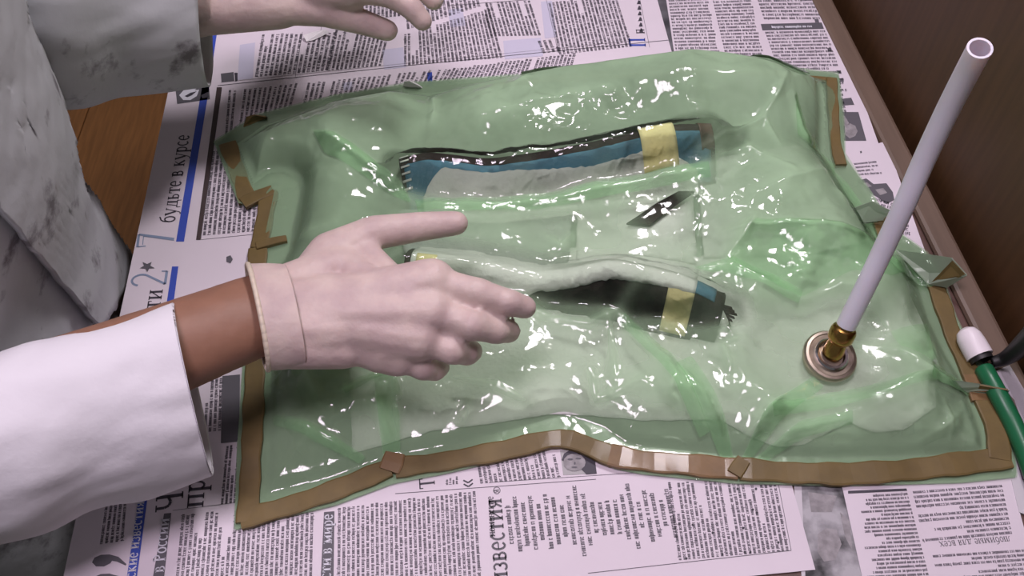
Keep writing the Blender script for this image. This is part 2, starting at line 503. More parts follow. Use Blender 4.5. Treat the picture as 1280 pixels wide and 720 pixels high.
TH, TN, SF = 0.19, 0.09, 0.075
def stem(x, y0, y1, sb=True, st=True, w=TH):
    r = [([(x, y0), (x, y1)], w)]
    if sb: r.append(([(x - 0.19, y0 + SF / 2), (x + 0.19, y0 + SF / 2)], SF))
    if st: r.append(([(x - 0.19, y1 - SF / 2), (x + 0.19, y1 - SF / 2)], SF))
    return r
def arc(cx, cy, rx, ry, a0, a1, n=12):
    return [(cx + rx * math.cos(math.radians(a0 + (a1 - a0) * i / n)), cy + ry * math.sin(math.radians(a0 + (a1 - a0) * i / n))) for i in range(n + 1)]
GLYPH = {
 ' ': (0.45, []),
 'и': (1.05, stem(.24, 0, 1) + stem(.80, 0, 1) + [([(.24, .15), (.80, .85)], TN)]),
 'з': (0.72, [(arc(.32, .74, .24, .24, 150, -80), .13), (arc(.32, .27, .28, .26, 85, -155), .15)]),
 'в': (0.86, stem(.24, 0, 1) + [([(.24, .97), (.46, .97)] + arc(.46, .745, .17, .225, 90, -90, 8) + [(.24, .52)], .12), (arc(.46, .27, .24, .25, 90, -90, 8) + [(.24, .03)], .14)]),
 'е': (0.80, [([(.14, .53), (.66, .53)], TN), (arc(.40, .50, .28, .48, 5, 320, 18), .15)]),
 'с': (0.74, [(arc(.40, .50, .28, .48, 45, 315, 18), .15)]),
 'т': (0.84, stem(.42, 0, 1, True, False) + [([(.06, .95), (.78, .95)], .10), ([(.09, .97), (.09, .72)], .08), ([(.75, .97), (.75, .72)], .08)]),
 'я': (0.88, stem(.62, 0, 1) + [([(.62, .97), (.40, .97)] + arc(.36, .73, .20, .24, 90, 270, 8) + [(.62, .48)], .12), ([(.40, .48), (.14, .02)], .14)]),
 'н': (1.02, stem(.24, 0, 1) + stem(.78, 0, 1) + [([(.24, .52), (.78, .52)], TN)]),
 'п': (1.02, stem(.24, 0, 1) + stem(.78, 0, 1) + [([(.24, .95), (.78, .95)], .10)]),
 'о': (0.86, [(arc(.43, .50, .30, .48, 0, 360, 20), .15)]),
 'м': (1.22, stem(.24, 0, 1, True, True, .10) + stem(.98, 0, 1) + [([(.26, .98), (.60, .05)], TH), ([(.60, .05), (.96, .98)], TN)]),
 'р': (0.90, stem(.24, -.42, 1) + [(arc(.48, .50, .26, .46, 140, -140, 16), .14)]),
 'у': (0.90, [([(.10, 1), (.46, .05)], TH), ([(.80, 1), (.40, -.25), (.25, -.40), (.10, -.36)], TN), ([(-.04, .96), (.28, .96)], SF), ([(.64, .96), (.94, .96)], SF)]),
 'б': (0.88, [(arc(.43, .48, .30, .47, 0, 360, 20), .15), ([(.14, .55), (.18, 1.0), (.36, 1.28), (.62, 1.36), (.74, 1.46)], .12)]),
 'д': (0.98, [([(.26, .05), (.38, .55), (.44, .97)], TN), ([(.74, .05), (.74, .97)], TH), ([(.34, .95), (.92, .95)], SF), ([(.06, .05), (.94, .05)], .10), ([(.09, .08), (.09, -.30)], .09), ([(.91, .08), (.91, -.30)], .09)]),
 'ь': (0.80, stem(.24, 0, 1) + [([(.24, .56), (.44, .56)] + arc(.44, .29, .22, .26, 90, -90, 8) + [(.24, .03)], .12)]),
 'ы': (1.14, stem(.24, 0, 1) + stem(.94, 0, 1) + [([(.24, .56), (.42, .56)] + arc(.42, .29, .20, .26, 90, -90, 8) + [(.24, .03)], .12)]),
 'к': (0.92, stem(.24, 0, 1) + [([(.26, .46), (.70, .96)], TN), ([(.36, .56), (.80, .02)], TH)]),
 'л': (0.98, stem(.74, 0, 1) + [([(.40, .95), (.80, .95)], .09), ([(.42, .97), (.34, .35), (.22, .05), (.06, .06)], .11)]),
 'ю': (1.26, stem(.22, 0, 1) + [([(.22, .52), (.58, .52)], TN), (arc(.84, .50, .28, .48, 0, 360, 20), .14)]),
 'х': (0.92, [([(.12, .98), (.78, .02)], TH), ([(.76, .98), (.14, .02)], TN), ([(0, .03), (.30, .03)], SF), ([(.62, .03), (.92, .03)], SF), ([(0, .97), (.28, .97)], SF), ([(.62, .97), (.90, .97)], SF)]),
 'Ч': (1.14, stem(.86, 0, 1.42) + [([(.24, 1.40), (.24, .95), (.34, .72), (.56, .64), (.86, .78)], .15), ([(.05, 1.38), (.43, 1.38)], SF)]),
 'Т': (1.10, stem(.55, 0, 1.42, True, False) + [([(.06, 1.37), (1.04, 1.37)], .11), ([(.09, 1.4), (.09, 1.08)], .09), ([(1.01, 1.4), (1.01, 1.08)], .09)]),
 'Н': (1.24, stem(.28, 0, 1.42) + stem(.96, 0, 1.42) + [([(.28, .74), (.96, .74)], TN)]),
 'П': (1.24, stem(.28, 0, 1.42) + stem(.96, 0, 1.42) + [([(.28, 1.36), (.96, 1.36)], .10)]),
 'Р': (1.00, stem(.28, 0, 1.42) + [([(.28, 1.37), (.52, 1.37)] + arc(.52, 1.04, .27, .33, 90, -90, 8) + [(.28, .70)], .14)]),
 '7': (0.86, [([(.08, 1.30), (.08, 1.0)], .07), ([(.06, 1.30), (.74, 1.30), (.32, 0)], .13), ([(.16, 1.12), (.62, 1.12), (.24, 0)], .05)]),
 '2': (0.90, [(arc(.40, .98, .29, .34, 165, -30, 12) + [(.10, .06)], .11), ([(.08, .06), (.78, .06)], .13), ([(.78, .04), (.80, .26)], .07)]),
 '«': (0.80, [([(.34, .9), (.10, .5), (.34, .1)], .12), ([(.66, .9), (.42, .5), (.66, .1)], .12)]),
}
GLYPH['В'] = (GLYPH['в'][0] * 1.15, [([(x * 1.15, y * 1.4) for x, y in p], w * 1.1) for p, w in GLYPH['в'][1]])

def sheet(name, corners, z, m, label, curl=0.0):
    """a newspaper sheet: thin, slightly uneven slab of paper"""
    c = [Vector(U2(*p)) for p in corners]
    n = 24
    vs = []; fs = []
    for j in range(n + 1):
        for i in range(n + 1):
            a = c[0].lerp(c[1], i / n); b = c[3].lerp(c[2], i / n)
            p = a.lerp(b, j / n)
            vs.append((p.x, p.y, T + z))
    for j in range(n):
        for i in range(n):
            k = j * (n + 1) + i
            fs.append((k, k + 1, k + n + 2, k + n + 1))
    root = empty(name, (c[0].x, c[0].y, T + z))
    me = new_mesh('paper_sheet', vs, fs)
    o = link('paper_sheet', me, m, root)
    md = o.modifiers.new('thick', 'SOLIDIFY'); md.thickness = 0.0003; md.offset = 1.0 if me.polygons[0].normal.z < 0 else -1.0
    tag(root, label, 'newspaper')
    return root

ZD, ZB, ZA, ZC, ZE = 0.0006, 0.0011, 0.0016, 0.0016, 0.0017
pz = 0.00025
# --- sheet lying lowest on the right, with a big grey photograph
sD = sheet('newspaper', [(985, 520), (1150, 520), (1175, 760), (1005, 760)], ZD, M['paper_grey'],
           'newspaper page printed with a grey photograph, at the bottom edge between two text pages')
p = Print(ZD + pz); p.pxpoly([(1000, 560), (1078, 560), (1108, 750), (1008, 750)]); p.build('photograph', M['photo_dark'], sD)
p = Print(ZD + 2 * pz); p.pxpoly([(1022, 668), (1032, 660), (1046, 662), (1052, 680), (1044, 700), (1030, 702), (1022, 690)])
p.pxpoly([(1050, 640), (1062, 652), (1066, 690), (1056, 670)]); p.pxpoly([(1010, 615), (1046, 620), (1040, 640), (1014, 640)])
p.build('photograph_highlight', M['skin_print'], sD)
# dark printed sheet peeping out at the top between two pages
sK = sheet('newspaper', [(800, -60), (850, -60), (880, 110), (840, 110)], ZD, M['photo_mid'],
           'dark printed newspaper page, a narrow strip peeping out at the top centre')
# --- right-hand sheet, text the right way up
sB = sheet('newspaper', [(822, -70), (1008, -70), (1127, 262), (872, 262)], ZB, M['paper'],
           'newspaper page with small upright columns along the top right edge of the table')
p = Print(ZB + pz)
p.column((836, 2), (886, 0), (850, 100), (908, 100), 25, gap=0.06)
p.column((891, 0), (940, -2), (915, 104), (963, 104), 26, gap=0.06)
p.column((945, -6), (1020, -8), (955, 24), (1028, 24), 8, gap=0.06)
p.column((957, 42), (1034, 40), (984, 118), (1062, 118), 19, gap=0.06)
p.column((1040, 100), (1052, 100), (1046, 140), (1060, 140), 9)
for q in ((1018, 24), (1034, 60), (1046, 88), (1049, 98)): p.pxpoly([(q[0], q[1]), (q[0] + 5, q[1]), (q[0] + 6, q[1] + 4), (q[0] + 1, q[1] + 4)])
p.build('body_text', M['ink_soft'], sB)
p = Print(ZB + pz); p.pxpoly([(951, 30), (1027, 28), (1030, 36), (953, 38)]); p.pxpoly([(1048, 124), (1064, 122), (1068, 131), (1050, 132)])
p.build('title_bar', M['ink_grey'], sB)
p = Print(ZB + 2 * pz); p.column((965, 35), (1018, 34), (965, 36), (1018, 35), 1, hsize=2.2); p.build('title_bar_text', M['ink_white'], sB)
p = Print(ZB + pz); p.pxpoly([(1049, 140), (1073, 140), (1083, 176), (1049, 176)]); p.build('portrait_photo', M['ink_grey'], sB)
p = Print(ZB + 2 * pz)
p.pxpoly([(1056, 158), (1062, 154), (1069, 157), (1072, 164), (1069, 170), (1062, 173), (1056, 168)]); p.pxpoly([(1049, 143), (1056, 145), (1062, 155), (1056, 158), (1049, 150)])
p.pxpoly([(1049, 168), (1056, 166), (1056, 172), (1050, 174)])
p.build('portrait_face', M['skin_print'], sB)
# --- small right sheet with a car picture
sC = sheet('newspaper', [(1052, 192), (1107, 178), (1158, 322), (1085, 335)], ZC, M['paper'],
           'small newspaper sheet with a car picture, by the right table edge under the tube')
p = Print(ZC + pz)
p.column((1068, 206), (1097, 203), (1074, 219), (1103, 217), 4, hsize=0.45, gap=0.2)
p.column((1092, 250), (1132, 262), (1110, 315), (1146, 312), 12, gap=0.1)
p.pxpoly([(1075, 189), (1077, 188.5), (1077.5, 191), (1075.5, 191.5)])
p.build('body_text', M['ink_soft'], sC)
p = Print(ZC + pz)
p.pxpoly([(1070, 226), (1083, 223), (1092, 230), (1108, 229), (1116, 240), (1118, 250), (1108, 255), (1096, 246), (1084, 240)])
p.build('car_picture', M['ink_grey'], sC)
p = Print(ZC + 2 * pz); p.pxpoly([(1094, 237), (1104, 235), (1109, 241), (1100, 244)]); p.pxpoly([(1078, 229), (1084, 228), (1090, 233), (1084, 234)])
p.build('car_window', M['skin_print'], sC)

# --- the big broadsheet, turned on its side
sA = sheet('newspaper', [(251, -70), (799, -80), (1018.5, 713), (62, 806)], ZA, M['paper'],
           'large open newspaper spread turned sideways with blue header bars, under the bag')
z1, z2 = ZA + pz, ZA + 2 * pz
p = Print(z1)
p.pxpoly([(220, 302), (230, 302), (267, 76), (258, 76)])
p.pxpoly([(257, 84), (265, 84), (283, -40), (275, -40)])
p.pxpoly([(215, 333), (223, 333), (171, 722), (158.5, 722)])
p.pxpoly([(534, 91), (540, 90), (541, 108), (535, 109)])
p.build('blue_bar', M['ink_blue'], sA)
p = Print(z1); p.pxpoly([(300, 56), (319, 53), (316, 98), (297, 100)]); p.pxpoly([(428, 104), (440, 102), (441, 112), (430, 114)])
p.pxpoly([(629, 51), (676, 47), (679, 70), (631, 74)]); p.pxpoly([(478, 62), (504, 59), (508, 84), (480, 87)]); p.pxpoly([(560, 12), (578, 10), (582, 32), (563, 34)])
p.pxpoly([(676, 2), (690, 1), (696, 46), (681, 48)])
p.build('tinted_box', mat('tinted_paper', (0.56, 0.54, 0.66), 0.75), sA)
p = Print(z1); p.text('П', (807.5, 59), (806, 47), 1.0, 1.2); p.build('blue_letter', M['ink_blue'], sA)
p = Print(z1)
p.pxpoly([(245, 300), (250.5, 300), (277.5, 109), (271, 109)])
p.build('brown_bar', M['ink_brown'], sA)
p = Print(z1); p.pxpoly([(219, 107), (261, 104), (262.5, 124), (221.5, 130)]); p.pxpoly([(276, 92), (292, 90), (293, 101), (277, 103)])
p.build('emblem_box', M['ink_grey'], sA)
p = Print(z1); p.pxpoly([(293, 91), (297, 91), (297, 101), (294, 102)]); p.build('emblem_edge', M['ink'], sA)
p = Print(z2)
p.pxpoly([(224, 119), (231, 111), (240, 108.5), (248, 108.5), (243, 113), (249, 112), (246, 120), (238, 125), (229, 125)])
p.build('emblem_leaf', M['ink_white'], sA)
p = Print(z2 + pz)
p.pxpoly([(231, 120), (238, 116), (246, 114), (240, 119), (234, 121.5)]); p.pxpoly([(251, 119), (260, 115), (261, 121), (253, 123)]); p.build('emblem_vein', M['ink'], sA)
# headings
p = Print(z1)
p.text('будьте в курсе', (218, 278), (237, 168), 1.0)
p.text('новости', (189, 446), (204, 361), 1.0)
p.text('Чет', (228, 637), (231, 577), 1.0)
p.text('пр', (254, 634), (257, 598), 1.0)
p.text('Т', (544, 610), (543, 596), 1.0); p.text('«', (593, 609), (592, 597), 0.9)
p.build('headline', M['ink'], sA)
p = Print(z1); p.text('7', (217, 306), (219, 286), 1.15, 0.8); p.text('2', (208, 357), (211, 336), 1.15, 0.9); p.build('page_number', M['ink_pale'], sA)
p = Print(z2)
star = []
for k in range(10):
    r = 7 if k % 2 == 0 else 3; a_ = k * math.pi / 5 + 0.3
    star.append((184 + r * 1.4 * math.cos(a_), 333 + r * math.sin(a_)))
p.pxpoly(star); p.pxpoly([(283, 321), (288, 319), (291, 324), (288, 329), (283, 327)]); p.build('ink_smudge', M['ink_grey'], sA)
p = Print(z2); p.text('тюменские известия', (163, 770), (180.5, 626), 1.0, 1.15); p.build('white_lettering', M['ink_white'], sA)
# section bars
p = Print(z1); p.pxpoly([(205, 642), (214, 641), (205, 722), (191, 722)]); p.pxpoly([(405, 640), (418, 639), (417, 722), (401, 722)])
p.pxpoly([(278, 470), (300, 468), (299, 552), (276, 554)])
p.build('section_bar', M['ink_grey'], sA)
p = Print(z2); p.text('Новости в России', (197, 790), (212, 647), 1.0, 1.15); p.text('Новости в мире', (412, 762), (416, 642), 1.0, 1.15)
p.build('section_bar_lettering', M['ink_white'], sA)
# big quotation marks
p = Print(z1)
for dy in (0, 24):
    p.pxpoly([(115, 703 + dy), (118, 697 + dy), (126, 693.5 + dy), (137, 693 + dy), (148, 696 + dy), (158, 705 + dy), (157, 707 + dy), (146, 702 + dy), (140, 701 + dy), (138, 704 + dy), (130, 708 + dy), (120, 708 + dy)])
p.build('quotation_mark', M['ink_grey'], sA)
# logo
p = Print(z1)
p.text('известия', (635.5, 730), (626.5, 622), 1.0, 1.15); p.text('тюменские', (619, 672), (616.5, 620), 1.0, 1.1)
for k in range(16):
    a0, a1 = k * math.pi / 8, (k + 1) * math.pi / 8
    p.pxline((621 + 4.2 * math.cos(a0), 613 + 4.2 * math.sin(a0)), (621 + 4.2 * math.cos(a1), 613 + 4.2 * math.sin(a1)), 0.0005)
p.text('я', (624, 616), (623.5, 611), 1.0)
p.build('logo_lettering', M['ink_grey'], sA)
# body text
p = Print(z1)
W2 = 0.9
# page with the big number seven
p.column((257, 294), (269, 186), (330, 288), (340, 120), 13, gap=0.25, ragged=0.25)
p.column((283, 182), (289, 112), (352, 172), (372, 104), 14, gap=0.06)
p.column((372, 176), (388, 103), (520, 152), (552, 86), 27, gap=0.06)
p.column((524, 150), (560, 86), (700, 135), (720, 66), 33, gap=0.06)
p.column((322, 96), (331, 42), (410, 88), (420, 40), 16, gap=0.3)
p.column((412, 88), (424, 30), (476, 82), (490, 28), 13, gap=0.3)
p.column((508, 82), (508, 42), (628, 72), (612, 10), 25, gap=0.12)
p.column((512, 36), (506, -30), (600, 8), (590, -40), 18, gap=0.12)
p.column((616, 45), (604, 2), (676, 44), (662, 0), 13, gap=0.1)
p.column((682, 66), (675, 50), (700, 64), (694, 46), 4, gap=0.2)
p.column((702, 68), (688, 2), (790, 58), (770, -6), 19, gap=0.06)
p.column((330, 36), (338, -20), (500, 20), (500, -30), 34, gap=0.1)
# second page
p.column((128, 680), (140, 596), (154, 676), (161, 592), 5, gap=0.5, hsize=0.5)
p.column((222, 735), (231, 642), (390, 720), (392, 628), 28, gap=0.08)
p.column((425, 735), (426, 634), (602, 735), (594, 612), 30, gap=0.08)
p.column((320, 632), (332, 540), (480, 606), (486, 500), 28, gap=0.08)
p.column((279, 630), (286, 556), (300, 628), (304, 554), 5, gap=0.3, weight=1.4)
p.column((258, 540), (262, 470), (276, 538), (278, 470), 4, gap=0.3)
p.column((560, 606), (560, 596), (572, 605), (572, 594), 4, gap=0.3)
p.column((604, 604), (598, 570), (700, 596), (692, 560), 17, gap=0.2)
p.column((645, 704), (634, 606), (850, 684), (832, 596), 22, ragged=0.62, center=True, hsize=0.5)
p.column((852, 700), (838, 602), (986, 688), (968, 596), 24, gap=0.18)
p.build('body_text', M['ink_soft'], sA)
p = Print(z1)
p.pxline((251, 299.5), (326, 292), 0.0005); p.pxline((251, 299.5), (277, 112), 0.0004)
p.pxline((272, 107), (509, 82), 0.0009); p.pxline((509, 82), (836, 50), 0.0009)
p.pxline((276, 103), (509, 79), 0.0004); p.pxline((509, 79), (800, 50), 0.0004)
p.pxline((560, 7), (790, -10), 0.0008); p.pxline((812, 59), (796, -20), 0.0004); p.pxline((369, 96), (378, 40), 0.0004)
p.pxline((395, 90), (402, 30), 0.0004); p.pxline((698, 66), (682, -4), 0.0004)
p.pxline((494, 617), (745, 599), 0.0005); p.pxline((216, 638), (296, 628), 0.0004); p.pxline((612, 603), (838, 588), 0.0004)
p.pxline((735, 716.5), (989, 688), 0.0005); p.pxline((989, 688), (972, 600), 0.0004)
p.build('rule_line', M['ink_grey'], sA)
# bullets
p = Print(z2)
for q in ((849, 655), (858, 698), (866, 656), (891, 666), (903, 693), (929, 660), (931, 690), (938, 690), (946, 641), (941, 637), (973, 678), (922, 611), (945, 611)):
    p.pxpoly([(q[0] + 1.7 * math.cos(k * 1.047), q[1] + 1.7 * math.sin(k * 1.047)) for k in range(6)])
p.text('П', (806, 42), (805, 36), 1.0)
for k in range(6): p.pxpoly([(793 - k * 0.6 + 6, 40 - k * 7), (798 - k * .6 + 6, 40 - k * 7), (797 - k * .6 + 6, 36 - k * 7), (795 - k * .6 + 6, 35 - k * 7)])
p.build('bullet', M['ink'], sA)
p = Print(z1); p.pxpoly([(700, 563), (738, 561), (746, 592), (704, 594)]); p.build('portrait_background', mat('pale_photo', (0.40, 0.39, 0.39), 0.6), sA)
p = Print(z2)
p.pxpoly([(722, 562), (734, 561), (743, 570), (746, 592), (733, 593), (726, 586), (722, 580)])
p.pxpoly([(702, 575), (705, 567), (713, 562), (724, 561), (730, 566), (722, 569), (710, 570), (706, 578)])
p.build('portrait_clothes', M['ink'], sA)
p = Print(z2 + pz)
p.pxpoly([(702.5 + 15.5 + 14 * math.cos(k * .4488), 578 + 11 * math.sin(k * .4488)) for k in range(14)]); p.build('portrait_face', M['skin_print'], sA)
p = Print(z2 + 2 * pz)
for q in ((713, 574, 4, 1.3), (723, 573, 4, 1.3), (718, 584, 4, 1.2), (718.5, 579, 1.3, 2.0)):
    p.pxpoly([(q[0] + q[2] * math.cos(k * 1.047), q[1] + q[3] * math.sin(k * 1.047)) for k in range(6)])
p.build('portrait_features', M['ink_grey'], sA)
# --- bottom right sheet, upside down
sE = sheet('newspaper', [(1052, 610), (1261, 594), (1300, 740), (1082, 745)], ZE, M['paper'],
           'newspaper page lying upside down in the bottom right corner')
p = Print(ZE + pz)
p.pxpoly([(1060, 613.5), (1133, 610.5), (1134, 613.5), (1060, 617)])
p.build('black_rule', M['ink'], sE)
p = Print(ZE + pz)
p.column((1134, 616), (1066, 620), (1160, 716), (1082, 720), 21, ragged=0.45, hsize=0.52, weight=1.3)
p.column((1252, 606), (1140, 614), (1264, 664), (1152, 674), 11, gap=0.3, hsize=0.52)
p.column((1290, 686), (1165, 694), (1296, 720), (1172, 728), 7, gap=0.3, hsize=0.52)
p.build('body_text', M['ink_soft'], sE)
p = Print(ZE + pz); p.text('любимые для всех', (1262, 670), (1173, 677), 1.0, 0.9); p.build('headline', M['ink_grey'], sE)

# --- white scrap of paper lying on the sideways newspaper
vs, fs = [], []
sc_px = [(379, 44), (383, 52), (392, 50), (403, 45), (412, 40), (407, 37), (394, 39)]
for zz in (0.0022, 0.0032):
    for k, q in enumerate(sc_px):
        w_ = U(*q, zz + (0.004 if k in (0, 4, 5) else 0.0)); vs.append(w_)
n_ = len(sc_px)
fs = [tuple(range(n_))[::-1], tuple(range(n_, 2 * n_))] + [(k, (k + 1) % n_, n_ + (k + 1) % n_, n_ + k) for k in range(n_)]
tag(link('paper_scrap', new_mesh('paper_scrap', vs, fs), M['white_scrap']), 'small torn white paper scrap lying under the raised gloved hand', 'paper scrap')

# ================================================================== BAG CONTENTS
class Ridge:
    """a long lump: crest line (pixel, pixel, height), falling to the front (towards the camera) and back"""
    def __init__(self, pts, wf, wb, nd=160):
        P = np.array([[*U2(a, b, z), z] for a, b, z in pts])
        # smooth resampling
        s = np.r_[0, np.cumsum(np.hypot(*np.diff(P[:, :2], axis=0).T))]
        t = np.linspace(0, s[-1], nd)
        Q = np.stack([np.interp(t, s, P[:, k]) for k in range(3)], 1)
        ker = np.hanning(23); ker /= ker.sum()
        pad = 11
        Qp = np.concatenate([Q[:1] + (np.arange(-pad, 0)[:, None]) * (Q[1] - Q[0]), Q, Q[-1:] + (np.arange(1, pad + 1)[:, None]) * (Q[-1] - Q[-2])])
        self.Q = np.stack([np.convolve(Qp[:, k], ker, 'valid') for k in range(3)], 1)
        d = np.gradient(self.Q[:, :2], axis=0); d /= np.linalg.norm(d, axis=1)[:, None]
        self.n = np.stack([d[:, 1], -d[:, 0]], 1)       # towards the camera
        self.d = d
        tt = np.linspace(0, 1, nd)
        self.wf = np.interp(tt, np.linspace(0, 1, len(wf)), wf); self.wb = np.interp(tt, np.linspace(0, 1, len(wb)), wb)
        self.px = None
    def prof(self, i, s):
        """relative height 0..1 at signed distance s from crest sample i"""
        a = np.where(s > 0, np.abs(s) / self.wf[i], np.abs(s) / self.wb[i])
        a = np.clip(a, 0, 1)
        return np.where(s > 0, 1 - a * a * (1.6 - 0.6 * a), 1 - a * a * (3 - 2 * a))
    def height(self, x, y):
        best = np.full(x.shape, 1e9); bi = np.zeros(x.shape, int)
        for k in range(0, len(self.Q)):
            d = (x - self.Q[k, 0]) ** 2 + (y - self.Q[k, 1]) ** 2
            m = d < best; best[m] = d[m]; bi[m] = k
        r = np.sqrt(best)
        sgn = np.where((x - self.Q[bi, 0]) * self.n[bi, 0] + (y - self.Q[bi, 1]) * self.n[bi, 1] >= 0, 1, -1)
        return self.Q[bi, 2] * self.prof(bi, sgn * r)
    def at(self, t, s, off=0.0):
        k = t * (len(self.Q) - 1); i = int(min(max(k, 0), len(self.Q) - 1)); j = min(i + 1, len(self.Q) - 1); f = min(max(k - i, 0), 1)
        q = self.Q[i] * (1 - f) + self.Q[j] * f
        z = q[2] * float(self.prof(np.array([i]), np.array([s]))[0])
        return Vector((q[0] + self.n[i, 0] * s, q[1] + self.n[i, 1] * s, T + max(0.0045, z - 0.006) + off))
    def tx(self, px):
        """parameter whose crest sits over photo column px"""
        best = min(range(len(self.Q)), key=lambda k: abs(self.project(k) - px)); return best / (len(self.Q) - 1)
    def project(self, k):
        x, y, z = self.Q[k]; d = y * CP + (H - z) * SP
        return 640 + F * x / d
    def patch(self, name, t0, t1, s0, s1, off, thick, m, parent, nt=70, ns=16, wob=0.0, seed=0, fray=0.0):
        rnd = random.Random(seed)
        f0 = s0 if callable(s0) else (lambda t: s0); f1 = s1 if callable(s1) else (lambda t: s1)
        top = []; 
        for a in range(nt + 1):
            t = t0 + (t1 - t0) * a / nt
            A, B = f0(t) + rnd.uniform(-wob, wob), f1(t) + rnd.uniform(-wob, wob)
            for b in range(ns + 1):
                top.append(self.at(t, A + (B - A) * b / ns, off))
        fs = []
        for a in range(nt):
            for b in range(ns):
                k = a * (ns + 1) + b
                fs.append((k, k + 1, k + ns + 2, k + ns + 1))
        o = link(name, new_mesh(name, top, fs, True), m, parent)
        md = o.modifiers.new('thick', 'SOLIDIFY'); md.thickness = thick; md.offset = -1 if o.data.polygons[0].normal.z > 0 else 1
        return o

R1 = Ridge([(498, 196, .040), (530, 186, .046), (565, 190, .046), (610, 196, .044), (680, 186, .047), (745, 173, .053), (800, 160, .058), (850, 150, .058), (890, 152, .050)],
           [.040, .050, .046, .044, .046, .050, .046], [.028, .03, .03, .03])
R2 = Ridge([(505, 318, .038), (560, 324, .036), (620, 334, .030), (680, 345, .028), (720, 338, .038), (765, 326, .052), (820, 338, .050), (870, 352, .046), (908, 372, .034)],
           [.030, .022, .020, .024, .030, .034, .036, .034], [.05, .05, .045, .05, .05, .04])

# ------------------------------------------------------------------ bag outline and tape
OUT_PX = [(268, 180), (322, 146), (420, 122), (515, 106), (600, 100), (700, 93), (860, 85), (960, 85), (1047, 94), (1053, 150), (1055, 198),
          (1076, 228), (1099, 262), (1121, 292), (1157, 318), (1178, 352), (1194, 400), (1214, 440), (1233, 470), (1246, 500), (1264, 548),
          (1269, 599), (1200, 606), (1050, 610), (920, 607), (800, 595), (766, 588), (736, 566), (706, 556), (640, 575), (560, 594), (492, 607),
          (420, 634), (294, 665), (298, 560), (304, 470), (308, 390), (312, 319), (330, 314), (346, 242), (318, 262), (300, 260)]
OUT = [U2(*q) for q in OUT_PX]
BACK = [U2(*q) for q in OUT_PX[0:9]]

bag = empty('vacuum_bag', U(760, 360, 0))
tag(bag, 'crumpled clear green plastic vacuum bag sealed with tan tape around its edge', 'plastic bag')

CREASES = [  # pixel polylines of sharp folds: points, height, half width
    ([(398, 190), (440, 208), (500, 248), (520, 262)], .005, .007),
    ([(520, 268), (600, 266), (700, 257), (780, 246), (880, 232)], .007, .010),
    ([(430, 500), (470, 478), (492, 470), (498, 500)], .006, .006),
    ([(345, 520), (400, 545), (450, 570)], .004, .006),
    ([(920, 582), (900, 535), (875, 500), (850, 470)], .007, .007), ([(921, 582), (935, 545), (965, 510), (1010, 480)], .006, .007),
    ([(922, 582), (990, 540), (1060, 520)], .005, .006), ([(919, 582), (870, 556), (820, 540)], .005, .006),
    ([(778, 402), (800, 430), (830, 455), (850, 490), (885, 540)], .006, .008),
    ([(760, 400), (765, 440), (768, 480)], .003, .005), ([(640, 380), (690, 400), (735, 410), (770, 395), (800, 372)], .004, .006),
    ([(1160, 465), (1120, 440), (1070, 430)], .005, .006), ([(1160, 465), (1165, 430), (1160, 405)], .006, .006),
    ([(1160, 467), (1110, 490), (1040, 500), (960, 520)], .006, .008), ([(1160, 467), (1200, 480), (1240, 486)], .010, .006),
    ([(490, 580), (485, 540), (470, 500)], .005, .007), ([(492, 580), (520, 555), (600, 530)], .005, .006),
    ([(590, 500), (575, 530), (565, 545)], .005, .006), ([(560, 475), (620, 485), (700, 520)], .003, .006),
    ([(870, 210), (910, 190), (950, 168), (968, 200)], .006, .006), ([(890, 215), (930, 205), (985, 235)], .004, .006),
    ([(975, 120), (965, 145), (950, 165)], .006, .006), ([(985, 140), (1000, 175), (1040, 205)], .005, .008),
    ([(900, 300), (960, 296), (1100, 302)], .007, .008), ([(905, 330), (930, 300), (940, 285)], .005, .007),
    ([(850, 350), (910, 340), (960, 365), (1000, 378)], .006, .010), ([(1000, 380), (1050, 362), (1090, 370)], .005, .008),
    ([(540, 115), (544, 145), (540, 160)], .006, .006), ([(640, 128), (655, 122), (663, 118)], .004, .004),
    ([(600, 160), (680, 148), (760, 136)], .004, .008), ([(650, 100), (760, 84), (880, 76)], .004, .010),
    ([(760, 108), (860, 96), (1000, 118)], .004, .010), ([(330, 260), (350, 300), (420, 290)], .004, .008),
    ([(680, 300), (700, 315), (715, 300)], .004, .005), ([(980, 330), (1000, 350), (985, 345)], .005, .006),
    ([(1060, 230), (1075, 260), (1090, 290)], .006, .010), ([(1040, 215), (1000, 240), (940, 262)], .005, .010),
    ([(1045, 250), (1090, 275), (1120, 270)], .010, .010), ([(1120, 330), (1160, 330), (1200, 340)], .010, .010),
    ([(1180, 500), (1190, 530), (1195, 560)], .004, .004), ([(1130, 560), (1180, 535), (1210, 505)], .005, .005),
    ([(740, 470), (745, 500), (800, 480)], .003, .005), ([(840, 480), (835, 500), (850, 510)], .004, .004),
    ([(910, 470), (900, 440), (925, 430)], .004, .004), ([(380, 440), (385, 470), (400, 500)], .003, .005),
]
BACK_X = np.array([U(q, 100, 0.03).x for q in (268, 330, 420, 487, 535, 600, 700, 860, 960, 1030, 1060)])
BACK_A = np.array([.002, .006, .018, .020, .004, .020, .034, .048, .036, .012, .004])

